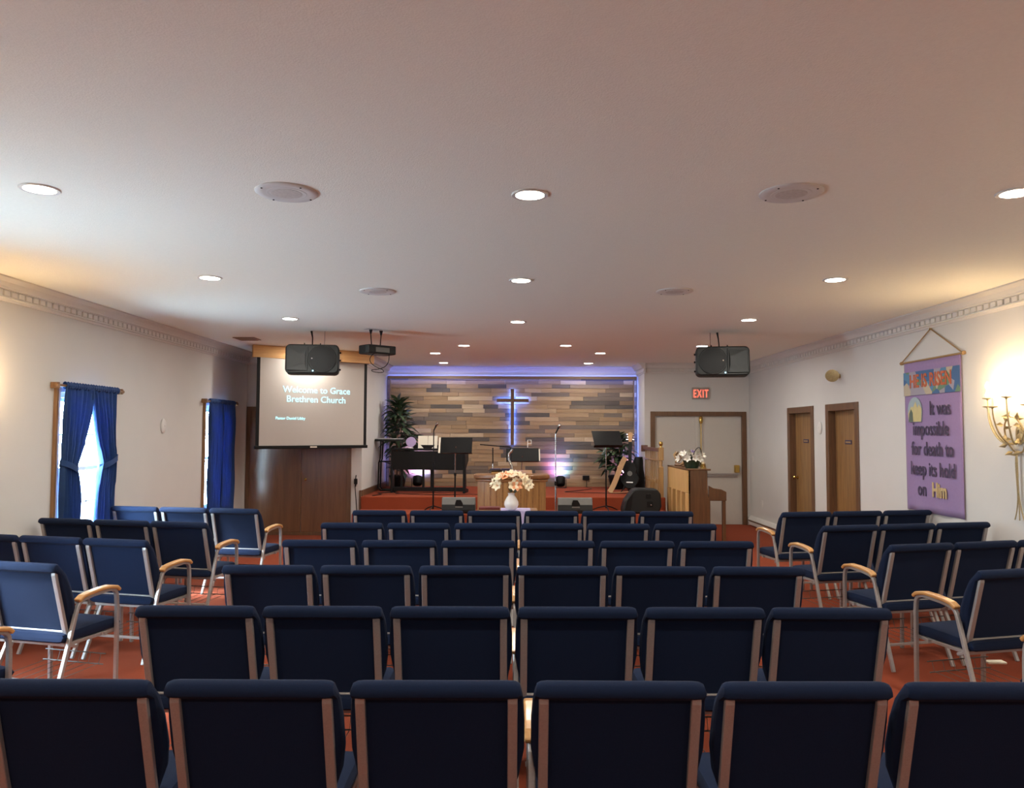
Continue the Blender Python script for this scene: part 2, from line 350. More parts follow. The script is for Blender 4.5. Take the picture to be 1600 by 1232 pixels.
# ------------------------------------------------------------------ windows and curtains
def window(idx, w, label):
    ya, yb, za, zb = w; WX = XL - .075
    o = MB().box(WX, WX + .05, ya, ya + .045, za, zb).box(WX, WX + .05, yb - .045, yb, za, zb).box(WX, WX + .05, ya, yb, za, za + .05).box(WX, WX + .05, ya, yb, zb - .05, zb).build('window_%d' % idx, MAT['whiteframe'], bevel=.003)
    struct(o, label, 'window')
    zm = (za + zb) / 2
    for k, (a, b_, xo) in enumerate(((za + .05, zm + .02, .03), (zm - .02, zb - .05, .005))):
        xs = WX + xo
        s = MB().box(xs, xs + .025, ya + .045, ya + .08, a, b_).box(xs, xs + .025, yb - .08, yb - .045, a, b_).box(xs, xs + .025, ya + .08, yb - .08, a, a + .04).box(xs, xs + .025, ya + .08, yb - .08, b_ - .04, b_).build('sash', MAT['whiteframe'], o, bevel=.002)
        for j in (1, 2):
            y = ya + .08 + (yb - ya - .16) * j / 3
            MB().box(xs + .008, xs + .02, y - .008, y + .008, a + .04, b_ - .04).build('muntin', MAT['whiteframe'], s)
        zz = (a + b_) / 2
        MB().box(xs + .008, xs + .02, ya + .08, yb - .08, zz - .008, zz + .008).build('muntin', MAT['whiteframe'], s)
        MB().box(xs + .012, xs + .014, ya + .08, yb - .08, a + .04, b_ - .04).build('pane', MAT['glass'], s)
    # white inner lining and brown casing boards
    MB().box(XL - .005, XL + .012, ya - .07, ya, za - .07, zb + .07).box(XL - .005, XL + .012, yb, yb + .07, za - .07, zb + .07).box(XL - .005, XL + .012, ya, yb, zb, zb + .07).build('window_trim', MAT['whiteframe'], o, bevel=.002)
    MB().box(XL, XL + .035, ya - .1, ya - .07, za - .07, zb + .07).box(XL, XL + .035, yb + .07, yb + .1, za - .07, zb + .07).build('casing', MAT['pole'], o, bevel=.003)
    MB().box(XL - .005, XL + .09, ya - .1, yb + .1, za - .1, za - .07).build('window_sill', MAT['whiteframe'], o, bevel=.004)
    lp = bpy.data.lights.new('window_portal', 'AREA'); lp.shape = 'RECTANGLE'; lp.size = zb - za; lp.size_y = yb - ya; lp.cycles.is_portal = True
    po = bpy.data.objects.new('window_portal', lp); COL.objects.link(po); po.location = (XL - T - .02, (ya + yb) / 2, (za + zb) / 2); po.rotation_euler = (0, R(-90), 0); po.parent = o
window(1, W1, 'white sash window with bright daylight between tied blue curtains')
window(2, W2, 'white sash window behind the closed blue curtain near the screen')
window(3, W3, 'white sash window beside the nearest left block chairs')

def curtain(name, ya, yb, ztop, zbot, tie=None, inner=None, label='', folds=7, seed=0, tieback=True):
    """panel hanging between ya..yb, gathered at 'tie' height toward the edge 'inner' (width kept there)"""
    t = thing(name, label, 'curtain', (XL + .07, (ya + yb) / 2, zbot), group=None)
    rnd = random.Random(seed); ph0 = rnd.uniform(0, 6)
    rows = []; nz = 40; ny = folds * 8
    for i in range(nz + 1):
        z = ztop + (zbot - ztop) * i / nz
        if tie:
            zt, keep, sidekeep = tie
            if z > zt: k = ((ztop - z) / (ztop - zt)) ** 1.5; wfrac = 1 + (keep - 1) * k
            else: k = min(1, (zt - z) / .35); wfrac = keep + (0.14) * (1 - (1 - k) ** 2)
        else: wfrac, sidekeep = 1 - .06 * math.sin(math.pi * i / nz), 0
        a, b_ = ya, yb; w = (yb - ya) * wfrac
        if sidekeep < 0: b_ = ya + w
        elif sidekeep > 0: a = yb - w
        else: c = (ya + yb) / 2; a, b_ = c - w / 2, c + w / 2
        row = []
        amp = .026 * (.55 + .45 * min(1, i / 6)) * (1.25 if wfrac < .7 else 1)
        for j in range(ny + 1):
            u = j / ny
            y = a + (b_ - a) * u + .006 * math.sin(u * 23 + i * .15)
            x = amp * math.sin(u * folds * 2 * math.pi + ph0 + .25 * math.sin(i * .12)) + .006 * math.sin(u * 37 + i * .3)
            row.append(Vector((x, y - (ya + yb) / 2, z - zbot)))
        rows.append(row)
    mb = MB().grid(rows)
    me = mb.mesh('panel', MAT['curtain'], smooth=True)
    o = obj('panel', me, t); sm = o.modifiers.new('thick', 'SOLIDIFY'); sm.thickness = .004
    # gathered heading with small ruffles
    hd = []
    for i in range(9):
        a = i / 8 * 2 * math.pi; rr = []
        for j in range(ny + 1):
            u = j / ny; rr.append(Vector((math.cos(a) * (.026 + .004 * math.sin(u * folds * 12)), ya + (yb - ya) * u - (ya + yb) / 2, ztop - zbot + math.sin(a) * (.032 + .008 * math.sin(u * folds * 9 + seed)) + .005)))
        hd.append(rr)
    MB().grid(hd).build('heading', MAT['curtain'], t, smooth=True)
    if tie and tieback:
        zt, keep, sk = tie; w = (yb - ya) * keep
        c = (ya + w / 2) if sk < 0 else (yb - w / 2); e = -w / 2 - .0 if sk < 0 else w / 2
        yc = c - (ya + yb) / 2; zz = zt - zbot
        loop = []
        for i in range(17):
            a = 2 * math.pi * i / 16
            yy = yc + math.cos(a) * (w / 2 + .016); up_ = .05 * (-(math.cos(a)) if sk < 0 else math.cos(a))
            loop.append((math.sin(a) * .055, yy, zz + up_))
        MB().tube(loop, 0, rect=(.055, .006), side=(0, 0, 1)).build('tieback', MAT['curtain'], t, smooth=True)
    return t
def rod(idx, w, label):
    ya, yb, za, zb = w
    t = thing('curtain_rod', label, 'curtain rod', (XL, (ya + yb) / 2, zb + .06))
    h = (yb - ya) / 2 + .15
    MB().tube([(.07, -h, 0), (.07, h, 0)], .014, 10).build('pole', MAT['pole'], t, smooth=True)
    for s in (-1, 1):
        MB().box(0, .085, s * h - .012, s * h + .012, -.03, .03).build('bracket', MAT['pole'], t, bevel=.005)
        MB().lathe([(0.001, -.02), (.018, -.012), (.022, 0), (.018, .012), (.001, .02)], 12, Matrix.Rotation(R(90), 4, 'X'), (.07, s * (h + .02), 0)).build('finial', MAT['pole'], t, smooth=True)
for i, (w, l) in enumerate(((W1, 'wooden curtain rod above the tied blue curtains'), (W2, 'wooden curtain rod above the closed blue curtain near the screen'), (W3, 'wooden curtain rod above the window nearest the back of the hall'))): rod(i, w, l)
zt = W1[3] + .06
curtain('curtain', W1[0] - .04, W1[0] + .47, zt, .42, (1.33, .44, -1), label='dark blue curtain panel tied back, left half of the bright window', seed=1)
curtain('curtain', W1[1] - .47, W1[1] + .06, zt, .42, (1.36, .58, 1), label='blue curtain panel tied back, right half of the bright window', seed=2)
curtain('curtain', W2[0] - .04, W2[0] + .46, zt, .42, label='closed blue curtain near the screen, left panel', seed=3)
curtain('curtain', W2[1] - .47, W2[1] + .06, zt, .42, label='closed blue curtain near the screen, right panel', seed=4)
curtain('curtain', W3[0] - .06, W3[0] + .40, zt, .42, (1.33, .52, -1), label='blue curtain panel at the nearest window, left half', seed=5)
curtain('curtain', W3[1] - .40, W3[1] + .06, zt, .42, (1.36, .52, 1), label='blue curtain panel at the nearest window, right half', seed=6)

# ------------------------------------------------------------------ doors
def wood_door(idx, d, label, knob):
    ya, yb, za, zb = d
    o = MB().box(XR + .085, XR + .125, ya, yb, 0, zb).build('door_%d' % idx, MAT['dwood'], bevel=.003); struct(o, label, 'door')
    MB().box(XR - .018, XR + T, ya - .075, ya + .02, 0, zb + .075).box(XR - .018, XR + T, yb - .02, yb + .075, 0, zb + .075).box(XR - .018, XR + T, ya + .02, yb - .02, zb - .02, zb + .075).build('door_frame', MAT['casing'], o, bevel=.003)
    pl = MB().box(XR + .078, XR + .085, (ya + yb) / 2 - .1, (ya + yb) / 2 + .1, 1.545, 1.6).build('plaque', MAT['ink'], o, bevel=.002)
    MB().box(XR + .076, XR + .079, (ya + yb) / 2 - .075, (ya + yb) / 2 + .075, 1.562, 1.583).build('plaque_face', MAT['cord'], pl)
    if knob:
        MB().lathe([(.03, 0), (.03, .006), (.011, .01), (.011, .04), (.026, .05), (.03, .065), (.02, .08), (.001, .083)], 16, Matrix.Rotation(R(-90), 4, 'Y'), (XR + .086, yb - .08, 1.0)).build('knob', MAT['brass'], o, smooth=True)
wood_door(1, D1, 'brown wooden door nearest the purple banner', False)
wood_door(2, D2, 'brown wooden door with brass knob, farther one on the right wall', True)
o = MB().box(DX0 - .07, DX0 + .015, YDOOR - .02, YDOOR + T, 0, DZ + .07).box(DX1 - .015, DX1 + .07, YDOOR - .02, YDOOR + T, 0, DZ + .07).box(DX0 + .015, DX1 - .015, YDOOR - .02, YDOOR + T, DZ - .015, DZ + .07).build('door_3', MAT['casing'], bevel=.003)
struct(o, 'cream double doors in a brown frame under the exit sign', 'door')
XM = at(1093, 700, YDOOR).x
MB().box(DX0, XM - .002, YDOOR + .04, YDOOR + .085, 0, DZ).build('door_leaf', MAT['doorpaint'], o, bevel=.003)
lf = MB().box(XM + .002, DX1, YDOOR + .04, YDOOR + .085, 0, DZ).build('door_leaf', MAT['doorpaint'], o, bevel=.003)
MB().box(XM - .07, XM + .006, YDOOR + .022, YDOOR + .04, .03, DZ - .03).build('astragal', MAT['doorpaint'], o, bevel=.003)
MB().tube([(XM + .03, YDOOR, .3), (XM + .03, YDOOR, DZ - .08)], .009, 8).build('vertical_rod', MAT['brass'], lf, smooth=True)
MB().lathe([(.001, -.07), (.03, -.055), (.038, 0), (.034, .05), (.02, .07), (.001, .075)], 14, None, (XM + .03, YDOOR, DZ - .09)).build('rod_latch', MAT['brass'], lf, smooth=True)
MB().box(XM + .005, XM + .11, YDOOR - .02, YDOOR + .045, 1.02, 1.1).build('latch_case', MAT['brass'], lf, bevel=.006)
MB().box(XM + .01, XM + .06, YDOOR - .01, YDOOR + .04, .12, .2).build('floor_latch', MAT['brass'], lf, bevel=.006)
MB().tube([(XM + .05, YDOOR - .03, .935), (DX1 - .1, YDOOR - .03, .935)], .014, 10).build('push_bar', MAT['metal'], lf, smooth=True)
MB().box(XM + .05, DX1 - .1, YDOOR + .02, YDOOR + .04, .87, .91).build('push_bar_base', MAT['metal'], lf, bevel=.003)
MB().box(DX1 - .16, DX1 - .07, YDOOR - .035, YDOOR + .042, .96, 1.1).build('lock_case', MAT['brass'], lf, bevel=.012, seg=2)
p0 = at(1081, 624, YDOOR); p1 = at(1107, 606, YDOOR)
ex = thing('exit_sign', 'grey exit sign with glowing red letters above the double doors', 'exit sign', ((p0.x + p1.x) / 2, YDOOR, p0.z))
wx, hz = p1.x - p0.x, p1.z - p0.z
MB().box(-wx / 2, wx / 2, -.05, 0, 0, hz).build('housing', MAT['exitbox'], ex, bevel=.008, seg=2)
obj('lettering', text_mesh('EXIT', hz * .95, MAT['exitred'], .002, .0015, 'CENTER', sx=.58, space=1.2), ex, (0, -.052, hz * .15), (R(90), 0, 0))

# ------------------------------------------------------------------ cupboard, wall details
cx0, cx1 = XL + .01, at(548, 800, YCAB).x; zt = 2.1
cb = thing('storage_cupboard', 'dark brown two door cupboard below the projection screen', 'cupboard', ((cx0 + cx1) / 2, YCAB, 0))
hw = (cx1 - cx0) / 2
MB().box(-hw, -hw + .06, -.03, 0, 0, zt).box(hw - .07, hw, -.03, 0, 0, zt).box(-hw + .06, hw - .07, -.03, 0, zt - .07, zt).box(-hw + .06, hw - .07, -.03, 0, 0, .05).build('frame', MAT['casing'], cb, bevel=.003)
xm = at(471, 760, YCAB).x - (cx0 + cx1) / 2
MB().box(-hw + .06, xm - .004, -.022, 0, .05, zt - .07).build('cupboard_door', MAT['cabwood'], cb, bevel=.003)
d2 = MB().box(xm + .004, hw - .07, -.022, 0, .05, zt - .07).build('cupboard_door', MAT['cabwood'], cb, bevel=.003)
MB().lathe([(.012, 0), (.01, .02), (.02, .03), (.02, .042), (.001, .05)], 12, Matrix.Rotation(R(90), 4, 'X'), (xm + .08, -.022, at(478, 749, YCAB).z)).build('knob', MAT['brass'], d2, smooth=True)
def wall_plate(name, label, p, nrm, w, h, mat=MAT['trim'], cat='wall plate', slots=True):
    n = Vector(nrm); a = Vector((0, 0, 1)).cross(n)
    o = thing(name, label, cat, p)
    m = basis(a, (0, 0, 1), n)
    MB().box(-w / 2, w / 2, -h / 2, h / 2, 0, .008, m).build('plate', mat, o, bevel=.002)
    if slots: MB().box(-w * .12, w * .12, -h * .2, h * .2, .008, .014, m).build('toggle', MAT['white'], o, bevel=.001)
    return o
wall_plate('light_switch', 'white light switch on the right wall by the double doors', onX(1177, 718, XR), (-1, 0, 0), .075, .12, cat='light switch')
wall_plate('wall_outlet', 'white power outlet low on the right wall by the double doors', onX(1192, 788, XR), (-1, 0, 0), .075, .12, cat='outlet')
wall_plate('wall_outlet', 'white outlet with a black plug beside the stage steps', (AXL - .085, YCAB, at(560, 752, YCAB).z), (0, -1, 0), .075, .12, cat='outlet')
wall_plate('light_switch', 'small switch plate on the stage return right of the screen', (AXL, 13.0, at(574, 680, 13).z), (1, 0, 0), .07, .11, cat='light switch')
wall_plate('wall_outlet', 'black outlet at the foot of the right stage return', (AXR, 14.55, at(1004, 749, 14.5).z), (-1, 0, 0), .07, .11, MAT['black'], cat='outlet', slots=False)
def oval(label, p, nrm):
    n = Vector(nrm); a = Vector((0, 0, 1)).cross(n); o = thing('wall_disc', label, 'wall disc', p)
    m = basis(a, (0, 0, 1), n)
    MB().lathe([(.062, 0), (.064, .012), (.056, .022), (.03, .026), (.001, .027)], 24, m @ Matrix.Diagonal((1, 1.45, 1, 1))).build('cover', MAT['trim'], o, smooth=True)
    MB().box(-.004, .004, -.004, .004, .026, .03, m).build('screw', MAT['chrome'], o)
oval('white oval wall disc between the two left windows', onX(254, 666, XL), (1, 0, 0))
oval('white oval wall disc between the two wooden doors', onX(1282, 669, XR), (-1, 0, 0))
ht = thing('baseboard_heater', 'white baseboard heater at the foot of the right wall corner', 'heater', (XR, 13.35, 0))
MB().prism([(0, .02), (-.06, .02), (-.065, .05), (-.065, .12), (-.04, .17), (0, .18)], -.93, .93, basis((1, 0, 0), (0, 0, 1), (0, 1, 0))).build('cover', MAT['trim'], ht, bevel=.003)
MB().box(-.07, -.062, -.92, .92, .085, .11).build('louver', MAT['casing'], ht)
ht.location.y = 13.3
# dome lamp on right wall
p = onX(1312, 588, XR)
dl = thing('wall_spot', 'small round gold spotlight on a bracket above the wooden doors', 'spotlight', p)
MB().lathe([(.03, 0), (.03, .01), (.012, .016), (.012, .07)], 14, Matrix.Rotation(R(-90), 4, 'Y')).build('bracket', MAT['sconce'], dl, smooth=True)
MB().lathe([(.012, -.05), (.05, -.045), (.085, 0), (.088, .012), (.07, .008), (.001, .004)], 22, Matrix.Rotation(R(75), 4, 'X') @ Matrix.Rotation(R(-20), 4, 'Y'), (-.11, -.02, .0)).build('shade', MAT['sconce'], dl, smooth=True)

# ------------------------------------------------------------------ banner
yL, yR = onX(1415, 680, XR - .02).y, onX(1504, 680, XR - .02).y
ztop = onX(1460, 561, XR - .02).z; zbot = onX(1505, 812, XR - .02).z
BW, BH = yL - yR, ztop - zbot
bn = thing('wall_banner', 'purple cloth banner with black lettering hanging on the right wall', 'banner', (XR - .02, (yL + yR) / 2, zbot), rot=(0, 0, R(-90)))
# local: x along wall (left->right in view), y into wall, z up
rows = []
for i in range(25):
    zz = BH * i / 24; row = []
    for j in range(25):
        u = j / 24; row.append(Vector(((u - .5) * BW, .006 * math.sin(u * 9 + .5) * (1 - i / 26) + (.010 * math.sin(u * 16) * max(0, 1 - i / 5)), zz)))
    rows.append(row)
o = MB().grid(rows).build('cloth', MAT['purple'], bn, smooth=True); sm = o.modifiers.new('thick', 'SOLIDIFY'); sm.thickness = .004; sm.offset = 1
MB().tube([(-BW / 2 - .04, .0, BH + .01), (BW / 2 + .04, 0, BH + .01)], .011, 10).build('dowel', MAT['cord'], bn, smooth=True)
for s in (-1, 1): MB().lathe([(.001, -.02), (.02, -.012), (.02, .012), (.001, .02)], 12, Matrix.Rotation(R(90), 4, 'Y'), (s * (BW / 2 + .05), 0, BH + .01)).build('dowel_end', MAT['cord'], bn, smooth=True)
pk = onX(1453, 514, XR - .02).z - zbot
kx = (yL + yR) / 2 - onX(1453, 514, XR - .02).y
MB().tube([(-BW / 2 - .03, -.006, BH + .02), (kx, .004, pk), (BW / 2 + .03, -.006, BH + .02)], .007, 6).build('hanging_cord', MAT['cord'], bn)
MB().lathe([(.006, 0), (.006, .02), (.012, .022), (.001, .026)], 10, Matrix.Rotation(R(90), 4, 'X'), (kx, .02, pk)).build('nail', MAT['brass'], bn)
fz = -.012
b0, b1 = BH * .775, BH * .935
pr = MB().box(-BW / 2 + .004, BW / 2 - .004, fz, fz + .004, b0, b1).build('mosaic_band', MAT['mosaic'], bn)
obj('lettering', text_mesh('HE IS RISEN', .20, MAT['orange'], .002, .004, 'CENTER', sx=.80), pr, (0, fz - .003, b0 + .085), (R(90), 0, 0))
lines = [('It was', .17, .64), ('impossible', -.02, .508), ('for death to', 0, .375), ('keep its hold', 0, .243), ('o', -.245, .108), ('n', -.155, .108)]
for tx, xo, zf in lines:
    obj('lettering', text_mesh(tx, .205, MAT['ink'], .0012, .003, 'CENTER', sx=.80), bn, (xo, fz, BH * zf), (R(90), 0, 0))
obj('lettering', text_mesh('Him', .205, MAT['gold'], .002, .007, 'CENTER', sx=.78), bn, (.13, fz, BH * .112), (R(90), 0, 0))
pic = thing; px_, pz_ = -BW * .29, BH * .67
poly = [(-.13, -.12), (.13, -.12), (.145, 0)] + [(.145 * math.cos(a), .15 * math.sin(a)) for a in [math.pi * k / 12 for k in range(1, 12)]] + [(-.145, 0)]
bm_ = basis((1, 0, 0), (0, 0, 1), (0, 1, 0), (px_, 0, pz_))
pic = MB().prism(poly, fz, fz + .004, bm_).build('applique', plain('applique_sky', (.30, .38, .42), .8), bn)
MB().prism([(-.125, -.118), (.125, -.118), (.138, .02), (.09, .07), (.06, .03), (.02, .1), (-.03, .04), (-.07, .05), (-.135, -.03)], fz - .002, fz, bm_).build('hill', plain('applique_hill', (.50, .44, .22), .8), pic)
MB().prism([(-.125, -.117), (-.03, -.117), (-.04, -.02), (-.07, .02), (-.11, -.03)], fz - .004, fz - .002, bm_).build('tomb', plain('applique_tomb', (.09, .12, .10), .8), pic)

# ------------------------------------------------------------------ sconces
def sconce(p, sgn, label):
    t = thing('wall_sconce', label, 'sconce', p, group='candle wall sconces', rot=(0, 0, 0 if sgn > 0 else math.pi))
    # local: x out of wall is -x for right wall (sgn>0)
    MB().lathe([(.05, 0), (.055, .01), (.03, .02), (.001, .024)], 16, Matrix.Rotation(R(-90), 4, 'Y') @ Matrix.Diagonal((1.6, 1, 1, 1)), (0, 0, -.12)).build('backplate', MAT['sconce'], t, smooth=True)
    for k, (yy, out, zz) in enumerate([(-.26, .12, .13), (.26, .12, .13), (-.13, .20, .20), (.13, .20, .20), (0, .24, .12)]):
        arm = bez((-.02, 0, -.16), (-.08, yy * .3, -.28), (-out, yy * 1.05, -.12), (-out, yy, zz), 14)
        a = MB().tube(arm, [.010 - .004 * i / 14 for i in range(15)], 7).build('arm', MAT['sconce'], t, smooth=True)
        MB().lathe([(.006, -.02), (.01, -.008), (.04, .0), (.042, .006), (.012, .008)], 14, None, (-out, yy, zz)).build('drip_cup', MAT['sconce'], a, smooth=True)
        MB().lathe([(.010, .006), (.010, .085)], 10, None, (-out, yy, zz)).build('candle', MAT['candle'], a, smooth=True)
        MB().lathe([(.006, .085), (.014, .10), (.015, .115), (.008, .135), (.001, .15)], 10, None, (-out, yy, zz)).build('bulb', MAT['bulb'], a, smooth=True)
        l = bpy.data.lights.new('bulb_light', 'POINT'); l.energy = SCONCE_W; l.color = (1, .66, .34); l.shadow_soft_size = .03
        lo = bpy.data.objects.new('bulb_light', l); COL.objects.link(lo); lo.parent = t; lo.location = (-out - .03, yy, zz + .17)
    ring = [(-.05 - .03 * math.sin(a), .13 * math.cos(a), -.12 + .16 * math.sin(a)) for a in [2 * math.pi * k / 20 for k in range(21)]]
    MB().tube(ring, .008, 6).build('wreath', MAT['sconce'], t, smooth=True)
    lm = MB().add([(0, 0, 0), (.022, .03, .006), (0, .075, 0), (-.022, .03, .006), (0, .03, -.004)], [(0, 1, 4), (1, 2, 4), (2, 3, 4), (3, 0, 4)]).mesh('leaf', MAT['sconce'], flip=False)
    rn = random.Random(3)
    for k in range(22):
        a = 2 * math.pi * k / 22
        obj('leaf', lm, t, (-.06 - .03 * math.sin(a), .13 * math.cos(a), -.12 + .16 * math.sin(a)), (rn.uniform(0, 6), rn.uniform(0, 6), rn.uniform(0, 6)))
    for k, yy in enumerate((-.04, 0, .04)):
        MB().tube(bez((-.04, 0, -.26), (-.05, yy, -.45), (-.03, -yy, -.65), (-.03, yy * 1.6, -.86), 14), .005, 5).build('tail_stem', MAT['sconce'], t, smooth=True)
sconce((XR, 6.68, 1.80), 1, 'lit candle sconce with gilt vine arms right of the purple banner')
sconce((XL, 6.05, 1.80), -1, 'lit candle sconce with gilt vine arms on the left wall beyond the frame')
sconce((XL, 2.4, 1.80), -1, 'candle sconce added out of view on the left wall to warm the near ceiling')  # unseen extra lamp, added for warm light on the near ceiling
sconce((XR, 2.4, 1.80), 1, 'candle sconce added out of view on the right wall to warm the near ceiling')  # its counterpart on the right, likewise added to brighten the ceiling

# ------------------------------------------------------------------ ceiling fittings
def downlight(p, label, group, k=1.0):
    t = thing('ceiling_light', label, 'ceiling light', (p[0], p[1], CEIL), group=group)
    MB().lathe([(.078, -.006), (.098, -.008), (.102, -.003), (.102, 0)], 28).build('trim_ring', MAT['trim'], t, smooth=True)
    MB().lathe([(.079, -.004), (.079, -.0065)], 28).build('lens', MAT['lens'], t)
    l = bpy.data.lights.new('lens_light', 'AREA'); l.shape = 'DISK'; l.size = .15; l.energy = DOWN_W * k; l.color = DOWN_C
    lo = bpy.data.objects.new('lens_light', l); COL.objects.link(lo); lo.parent = t; lo.location = (0, 0, -.012)
rowsL = [((62, 295), (828, 304), (1588, 301)), ((328, 434), (814, 438), (1305, 437)), ((453, 498), (809, 503), (1170, 500))]
nm = ['nearest', 'second', 'third']; sd = ['left', 'middle', 'right']
for r_, pts in enumerate(rowsL):
    for c_, (a, b_) in enumerate(pts):
        downlight(onZ(a, b_, CEIL), '%s recessed light in the %s row of three in view' % (sd[c_], nm[r_]), 'recessed lights over the seats')
yy = onZ(725, 540, CEIL).y
downlight(onZ(490, 542, CEIL), 'recessed light behind the left hanging speaker', 'recessed lights before the stage')
downlight(onZ(725, 540, CEIL), 'recessed light left of centre, level with the right hanging speaker', 'recessed lights before the stage')
downlight(onZ(884, 540, CEIL), 'recessed light right of centre, level with the right hanging speaker', 'recessed lights before the stage')
downlight(onZ(1097, 541, CEIL), 'recessed light right above the right hanging speaker', 'recessed lights before the stage')
for a, b_, l in ((680, 552, 'left recessed light over the stage steps'), (938, 552, 'right recessed light over the stage steps'), (695, 569, 'left recessed light closest to the plank wall'), (918, 569, 'right recessed light closest to the plank wall')):
    p = onZ(a, b_, CEIL); p.y = min(p.y, 14.3); downlight(p, l, 'recessed lights over the stage', .6)
for k, yy in enumerate((1.9, -.5)):
    for c_, xx in enumerate((-2.6, .08, 2.75)):
        downlight((xx, yy, CEIL), '%s recessed light overhead, row %s' % (sd[c_], ('just before the camera', 'behind the camera')[k]), 'recessed lights over the seats')
def ceiling_speaker(p, label):
    t = thing('ceiling_speaker', label, 'speaker', (p[0], p[1], CEIL), group='round ceiling speakers')
    MB().lathe([(.125, -.010), (.158, -.012), (.168, -.005), (.168, 0)], 36).build('rim', MAT['trim'], t, smooth=True)
    MB().lathe([(.125, -.002), (.125, -.007), (.1, -.007)], 36).build('recess', MAT['dustgrille'], t)
    MB().lathe([(.085, -.007), (.10, -.012), (.108, -.011), (.108, -.007)], 30).build('inner_ring', MAT['trim'], t, smooth=True)
    MB().lathe([(.085, -.007), (.083, -.011), (.001, -.014)], 30).build('grille', MAT['dustgrille'], t, smooth=True)
    sm_ = MB().lathe([(.006, -.010), (.005, -.0145), (.001, -.015)], 8).mesh('screw', MAT['black'])
    for k in range(4):
        a = math.pi / 4 + k * math.pi / 2; obj('screw', sm_, t, (.147 * math.cos(a), .147 * math.sin(a), 0))
for a, b_, l in ((448, 300, 'large round ceiling speaker, nearest on the left'), (1236, 301, 'large round ceiling speaker, nearest on the right'), (590, 455, 'round ceiling speaker above the projector'), (1054, 455, 'round ceiling speaker farther back on the right')):
    ceiling_speaker(onZ(a, b_, CEIL), l)
p = onZ(386, 529, CEIL); vt = thing('ceiling_vent', 'flat tan ceiling vent near the top left of the screen', 'vent', (p.x, p.y, CEIL))
MB().box(-.15, .15, -.15, .15, -.012, 0).build('frame', MAT['vent'], vt, bevel=.003)
sl = MB().box(-.12, .12, -.006, .006, -.02, -.011).mesh('slat', MAT['vent'])
for k in range(6): obj('slat', sl, vt, (0, -.11 + k * .044, 0))

# ------------------------------------------------------------------ projection screen
pa, pb = at(399, 700, 11.42), at(572, 700, 12.55)
dv = Vector((pb.x - pa.x, pb.y - pa.y, 0)); SW = dv.length; ang = math.atan2(dv.y, dv.x)
mid = Vector(((pa.x + pb.x) / 2, (pa.y + pb.y) / 2, 0))
z0, z1 = at(402, 697, 11.42).z, 2.80
sc = thing('projection_screen', 'pull down projection screen with projected welcome text in the left corner', 'screen', (mid.x, mid.y, z0 - .05), ang)
H = z1 - z0 + .05
MB().box(-SW / 2 + .05, SW / 2 - .05, 0, .004, .05, H).build('screen_fabric', MAT['screen'], sc)
for s in (-1, 1): MB().box(min(s * SW / 2, s * (SW / 2 - .05)), max(s * SW / 2, s * (SW / 2 - .05)), -.001, .005, .05, H).build('black_border', MAT['black'], sc)
bb = MB().box(-SW / 2 - .02, SW / 2 + .02, -.018, .022, .0, .05).build('bottom_bar', MAT['black'], sc, bevel=.008, seg=2)
MB().box(-.06, .05, -.024, -.017, .014, .036).build('pull_tab', MAT['paper'], bb, bevel=.002)
cz = z0
def stext(body, size, px, py, off=.004, sx=1):
    # px fraction along the screen (0..1), py fraction of height
    obj('lettering', text_mesh(body, size, MAT['cyantext'], .0006, off, 'CENTER', sx=sx), sc, ((px - .5) * (SW - .1), -.004, .05 + py * (H - .05)), (R(90), 0, 0))
stext('Welcome to Grace', .142, .53, .615, 0)
stext('Brethren Church', .142, .525, .505, 0)
stext('Pastor Daniel Libby', .060, .28, .30, 0)
hd = thing('header_beam', 'light wood beam along the ceiling above the projection screen', 'beam', (0, 0, 0))
ha, hb = at(394, 600, 11.38), at(584, 600, 12.48)
dv2 = Vector((hb.x - ha.x, hb.y - ha.y, 0)); HL = dv2.length
hd.location = ((ha.x + hb.x) / 2, (ha.y + hb.y) / 2 + .02, 2.80); hd.rotation_euler = (0, 0, math.atan2(dv2.y, dv2.x))
MB().box(-HL / 2, HL * .21, 0, .05, 0, CEIL - 2.80 - .004).build('board', MAT['header'], hd, bevel=.003)
MB().box(HL * .213, HL / 2, 0, .05, 0, CEIL - 2.80 - .004).build('board', MAT['header'], hd, bevel=.003)

